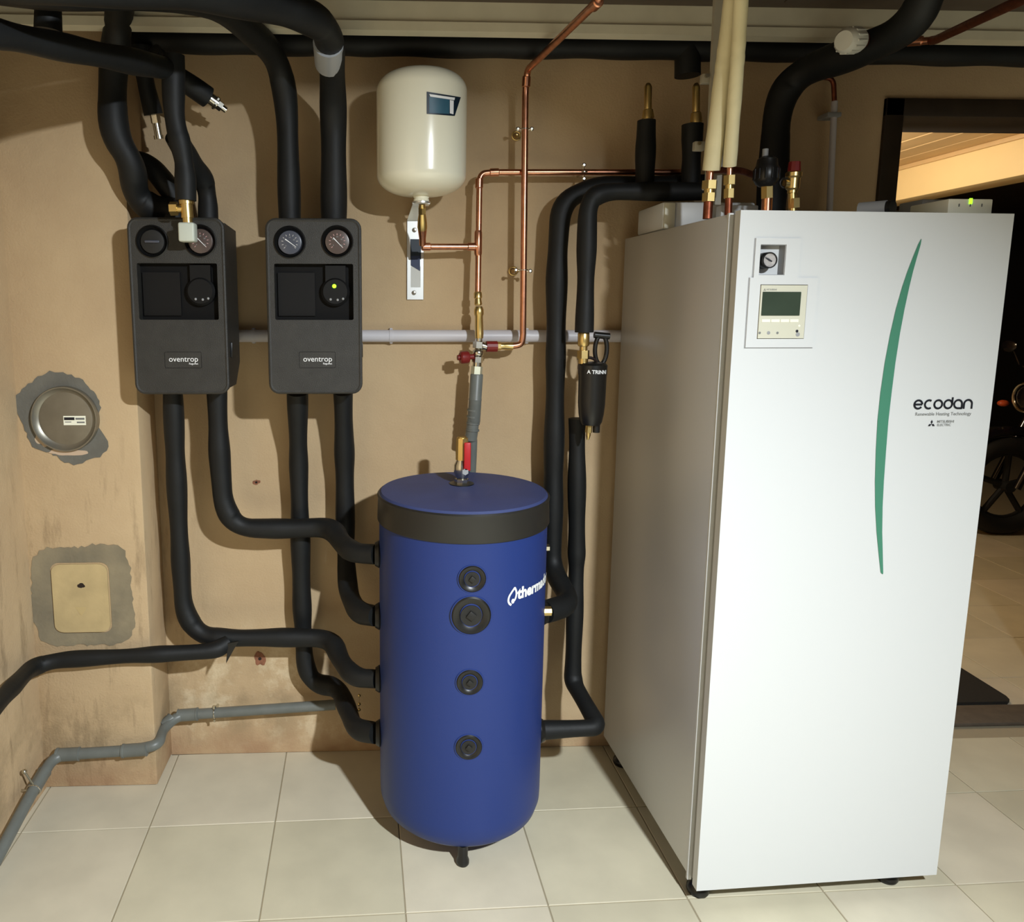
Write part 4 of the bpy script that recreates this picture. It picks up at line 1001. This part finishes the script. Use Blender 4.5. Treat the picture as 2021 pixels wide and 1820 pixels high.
# automatic air vent
t = thing('air_vent', 'round black air vent on a brass and copper riser above the cabinet', 'vent', at(1513, 415, Y=-.5))
c = at(1513, 338, Y=-.5)
mb = MB(); mb.lathe([(.014, -.034), (.022, -.028), (.0265, -.02), (.0265, .006), (.023, .012), (.021, .026), (.012, .032), (0, .032)], c, seg=30)
for i in range(12):
    an = 2*PI*i/12; mb.cyl(c+V((.026*math.cos(an), .026*math.sin(an), -.018)), c+V((.026*math.cos(an), .026*math.sin(an), .004)), .0025, 6)
mb.build('cap', M_BLACK, t)
MB().cyl(c+V((-.006,0,.030)), c+V((-.006,0,.048)), .0065, 14).build('bleed_screw', M_GREYP, t)
a = at(1514, 366, Y=-.5); b = at(1514, 392, Y=-.5); e = at(1513, 414, Y=-.5)
MB().hexn(a, b, .0135).build('nut', M_BRASS, t)
MB().tube([b, e, V((e.x, e.y, ZT))], .0115, 20).build('riser', M_COPPER, t)
# red capped relief valve
t = thing('relief_valve', 'brass relief valve with red cap standing on the cabinet top', 'valve', at(1567, 412, Y=-.5))
c = at(1567, 336, Y=-.5)
MB().lathe([(.0145, -.012), (.0135, .004), (.0125, .018), (0, .020)], c+V((0,0,.0)), seg=10).build('red_cap', M_REDD, t)
mb = MB(); mb.lathe([(.011, -.05), (.011, -.044), (.0145, -.040), (.0145, -.018), (.0175, -.014), (.0175, -.006), (.014, -.003)], c, seg=24); mb.cyl(c+V((-.002,0,-.03)), c+V((-.02, .0, -.03)), .010, 18)
a = at(1567, 392, Y=-.5); b = at(1567, 411, Y=-.5); mb.cyl(c+V((0,0,-.05)), V((b.x, b.y, ZT)), .009, 18); mb.hexn(a, b, .0135); mb.build('brass_body', M_BRASS, t)
MB().ring(c+V((-.020, 0, -.028)), (0,1,0), .010, .003, 20, 8).build('outlet_ring', M_BLACK, t)
# thin pipe behind (copper bend above, white sleeve below)
t = thing('riser_pipe', 'thin white-sleeved riser with copper bend left of the doorway', 'pipe', at(1640, 420, Y=-.04))
MB().tube(fillet([at(1618, 152, Y=-.04), at(1645, 155, Y=-.04), at(1647, 205, Y=-.04)], .02), .0065, 16).build('copper_bend', M_COPPERD, t)
MB().tube([at(1647, 200, Y=-.04), at(1636, 440, Y=-.04)], .0085, 16).build('white_sleeve', M_PVCW, t)
MB().bbox(at(1646, 226, Y=-.05)+V((-.02, -.004, -.006)), at(1646, 226, Y=-.05)+V((.02, .05, .006)), .002).build('clip', M_GREYP, t)
for i, (px, wd) in enumerate(((1600, 70), (1495, 40))): pass
# led box
a, b = at(1873, 392, Y=-.62), at(1958, 418, Y=-.62)
t = thing('wifi_adapter', 'small white box with a green light on the cabinet top right', 'box', (a.x, -.6, ZT))
MB().bbox((a.x, -.62, ZT), (b.x, -.50, a.z), .003).build('case', M_BEIGEL, t)
u = at(1916, 397, Y=-.6205); MB().bbox((u.x-.0035, -.6215, u.z-.006), (u.x+.0035, -.6195, u.z+.006), .0008).build('indicator_light', M_LED, t)
for px in (1893, 1915, 1938):
    q = at(px, 405, Y=-.6205); MB().box((q.x-.0012, -.6208, q.z-.003), (q.x+.0012, -.6198, q.z+.003)).build('mark', M_INKG, t)
a = at(1820, 402, Y=-.5); b = at(1872, 402, Y=-.5)
solid('grey_box', 'small grey box lying behind the white green-lit box', 'box', MB().bbox((a.x, -.5, ZT), (b.x, -.42, at(1820, 393, Y=-.5).z), .003), M_GREYP, (a.x, -.5, ZT))
# rolled cable duct
a = at(1730, 406, Y=-.55); c = at(1762, 408, Y=-.62)
t = thing('cable_grommet', 'grey and black round cable outlet on the cabinet top', 'cable outlet', (a.x, -.55, ZT))
zc = max(ZT+.016, 0)
MB().tube([V((c.x-.035, -.56, zc)), V((c.x, -.60, zc))], .016, 20).build('grey_tube', M_GREYP, t)
MB().tube([V((c.x, -.60, zc)), V((c.x+.006, -.612, zc))], .0145, 20).build('black_end', M_BLACK, t)
MB().tube([V((c.x+.006, -.6, ZT+.008)), V((c.x+.05, -.58, ZT+.006)), V((c.x+.10, -.57, ZT+.004))], .005, 10).build('cable', M_BLACK, t)
plain('loose_cable', 'thin black cable lying along the cabinet top towards the right', [V((.86, -.5, ZT+.004)), V((1.0, -.52, ZT+.004)), V((1.10, -.48, ZT+.004))], .004, M_BLACK, .03, 'cable', 8)
# pipe group in the upper right
t = thing('valve_head', 'pale ribbed valve head on the thick black pipe near the ceiling', 'valve head', at(1683, 80, Y=-.46))
c = at(1681, 80, Y=-.50); ax = (at(1720, 80, Y=-.46)-c).normalized()
mb = MB(); mb.lathe([(0, -.034), (.020, -.033), (.026, -.024), (.027, .016), (.024, .024), (0, .024)], c, ax, 28)
for i in range(14):
    a = 2*PI*i/14; e1 = V((0,0,1)); e2 = ax.cross(e1); d = (e1*math.cos(a)+e2*math.sin(a))*.0265
    mb.cyl(c+ax*-.020+d, c+ax*.014+d, .0024, 6)
mb.build('ribbed_head', mat('pale_knob', (205, 205, 196), .55), t)
MB().tube([c+ax*.022, c+ax*.042], .018, 24).build('collar', M_COPPERD, t)
copper('dull red-brown copper pipe slanting up at the right under the ceiling', [(2080, -30, -.95), (1846, 79, -.40), (1838, 80, -.38)], .0098, .01, M_COPPERD)
copper('short bright copper stub ending at the thick black pipe near the ceiling', [(1838, 80, -.38), (1740, 88, -.30)], .0085, .01, M_COPPER, sleeves=[((1822, 80, -.37), (1790, 82.5, -.345), 0)])

# ------------------------------------------------------------------ beyond the doorway
a, b = V((2.166, .195)), V((2.175, .45))
mb = MB(); mb.base = V((1.7, .4, 0))
mp_ = [(1.47, .20), (2.15, .20), (2.17, .215), (2.178, .24), (2.178, .455), (1.95, .62), (1.47, .62)]
mb.prism(mp_, [], (0,0,0), (1,0,0), (0,1,0), (0,0,1), .0005, .012)
tag(mb.build('door_mat', M_MAT), 'black rubber mat lying just behind the doorway threshold', 'mat')
# motorcycle, mostly hidden, dark
mo = thing('motorcycle', 'dark parked motorcycle beyond the doorway, cut off by the picture edge', 'motorcycle', (4.3, 2.25, 0))
def wheel(c, R):
    mb = MB(); mb.ring(c, (0,1,0), R-.055, .055, 40, 12); w_ = mb.build('wheel', M_RUBBER, mo)
    mb = MB(); mb.ring(c, (0,1,0), R-.11, .012, 40, 8); mb.cyl(V(c)+V((0,-.05,0)), V(c)+V((0,.05,0)), .035, 16)
    for i in range(5):
        a = 2*PI*i/5+.3; mb.tube([V(c)+V((.03*math.cos(a), 0, .03*math.sin(a))), V(c)+V(((R-.10)*math.cos(a), 0, (R-.10)*math.sin(a)))], .018, 8)
    mb.build('rim', M_RUBBER, w_)
wheel((3.78, 2.2, .31), .31); wheel((5.16, 2.2, .31), .31)
mb = MB()
for s in (-1, 1): mb.tube([V((3.78, 2.2+s*.09, .31)), V((3.95, 2.2+s*.09, .72)), V((4.06, 2.2+s*.09, .98))], [.022, .022, .026], 12)
mb.build('fork', M_PAINTD, mo)
mb = MB(); mb.ring((3.78, 2.2, .31), (0,1,0), .345, .03, 30, 8, arc=PI*.8, start=-PI*.55); mb.build('front_fender', M_PAINTD, mo)
mb = MB(); mb.sphere((3.90, 2.2, .86), .10, 24, (.8, 1, 1)); mb.build('headlamp', M_PAINTD, mo)
mb = MB(); mb.ring((3.84, 2.2, .86), (1,0,0), .085, .010, 30, 8); mb.build('headlamp_ring', M_CHROME, mo)
mb = MB(); mb.tube(fillet([V((4.15, 1.83, 1.02)), V((4.02, 1.95, 1.04)), V((4.05, 2.2, .99)), V((4.02, 2.45, 1.04)), V((4.15, 2.57, 1.02))], .06), .014, 12); mb.build('handlebar', M_CHROME, mo)
for s in (-1, 1):
    mb = MB(); mb.sphere((3.96, 2.2+s*.30, 1.16), .06, 18, (.3, 1, .7)); mb.tube([V((4.0, 2.2+s*.25, 1.04)), V((3.97, 2.2+s*.28, 1.14))], .006, 8); mb.build('mirror', M_PAINTD, mo)
    mb = MB(); mb.sphere((3.87, 2.2+s*.19, .80), .035, 14, (1, .8, .6)); mb.build('turn_signal', M_ORANGE, mo)
mb = MB(); mb.sphere((4.36, 2.2, .86), .24, 24, (1.15, .55, .55)); mb.build('fuel_tank', M_PAINTD, mo)
mb = MB(); mb.bbox((4.55, 2.06, .74), (5.2, 2.34, .84), .04, seg=3); mb.build('seat', M_RUBBER, mo)
mb = MB(); mb.bbox((4.2, 2.05, .28), (4.7, 2.35, .62), .05, seg=2)
for i in range(5): mb.bbox((4.24, 2.02, .40+i*.045), (4.5, 2.38, .41+i*.045), .003, seg=1)
mb.build('engine', M_PAINTD, mo)
mb = MB(); mb.tube(fillet([V((4.05, 2.2, .92)), V((4.15, 2.2, .5)), V((4.4, 2.2, .24)), V((4.9, 2.2, .28)), V((5.16, 2.2, .31))], .1), .022, 10); mb.tube([V((4.05, 2.2, .95)), V((4.7, 2.2, .72)), V((5.25, 2.2, .72))], .022, 10); mb.build('frame', M_PAINTD, mo)
mb = MB(); mb.tube(fillet([V((4.25, 2.03, .48)), V((4.1, 2.0, .3)), V((4.4, 1.98, .22)), V((5.3, 1.98, .28))], .08), .032, 14); mb.build('exhaust', M_CHROME, mo)

for o in bpy.data.objects:
    if '_b' in o: del o['_b']
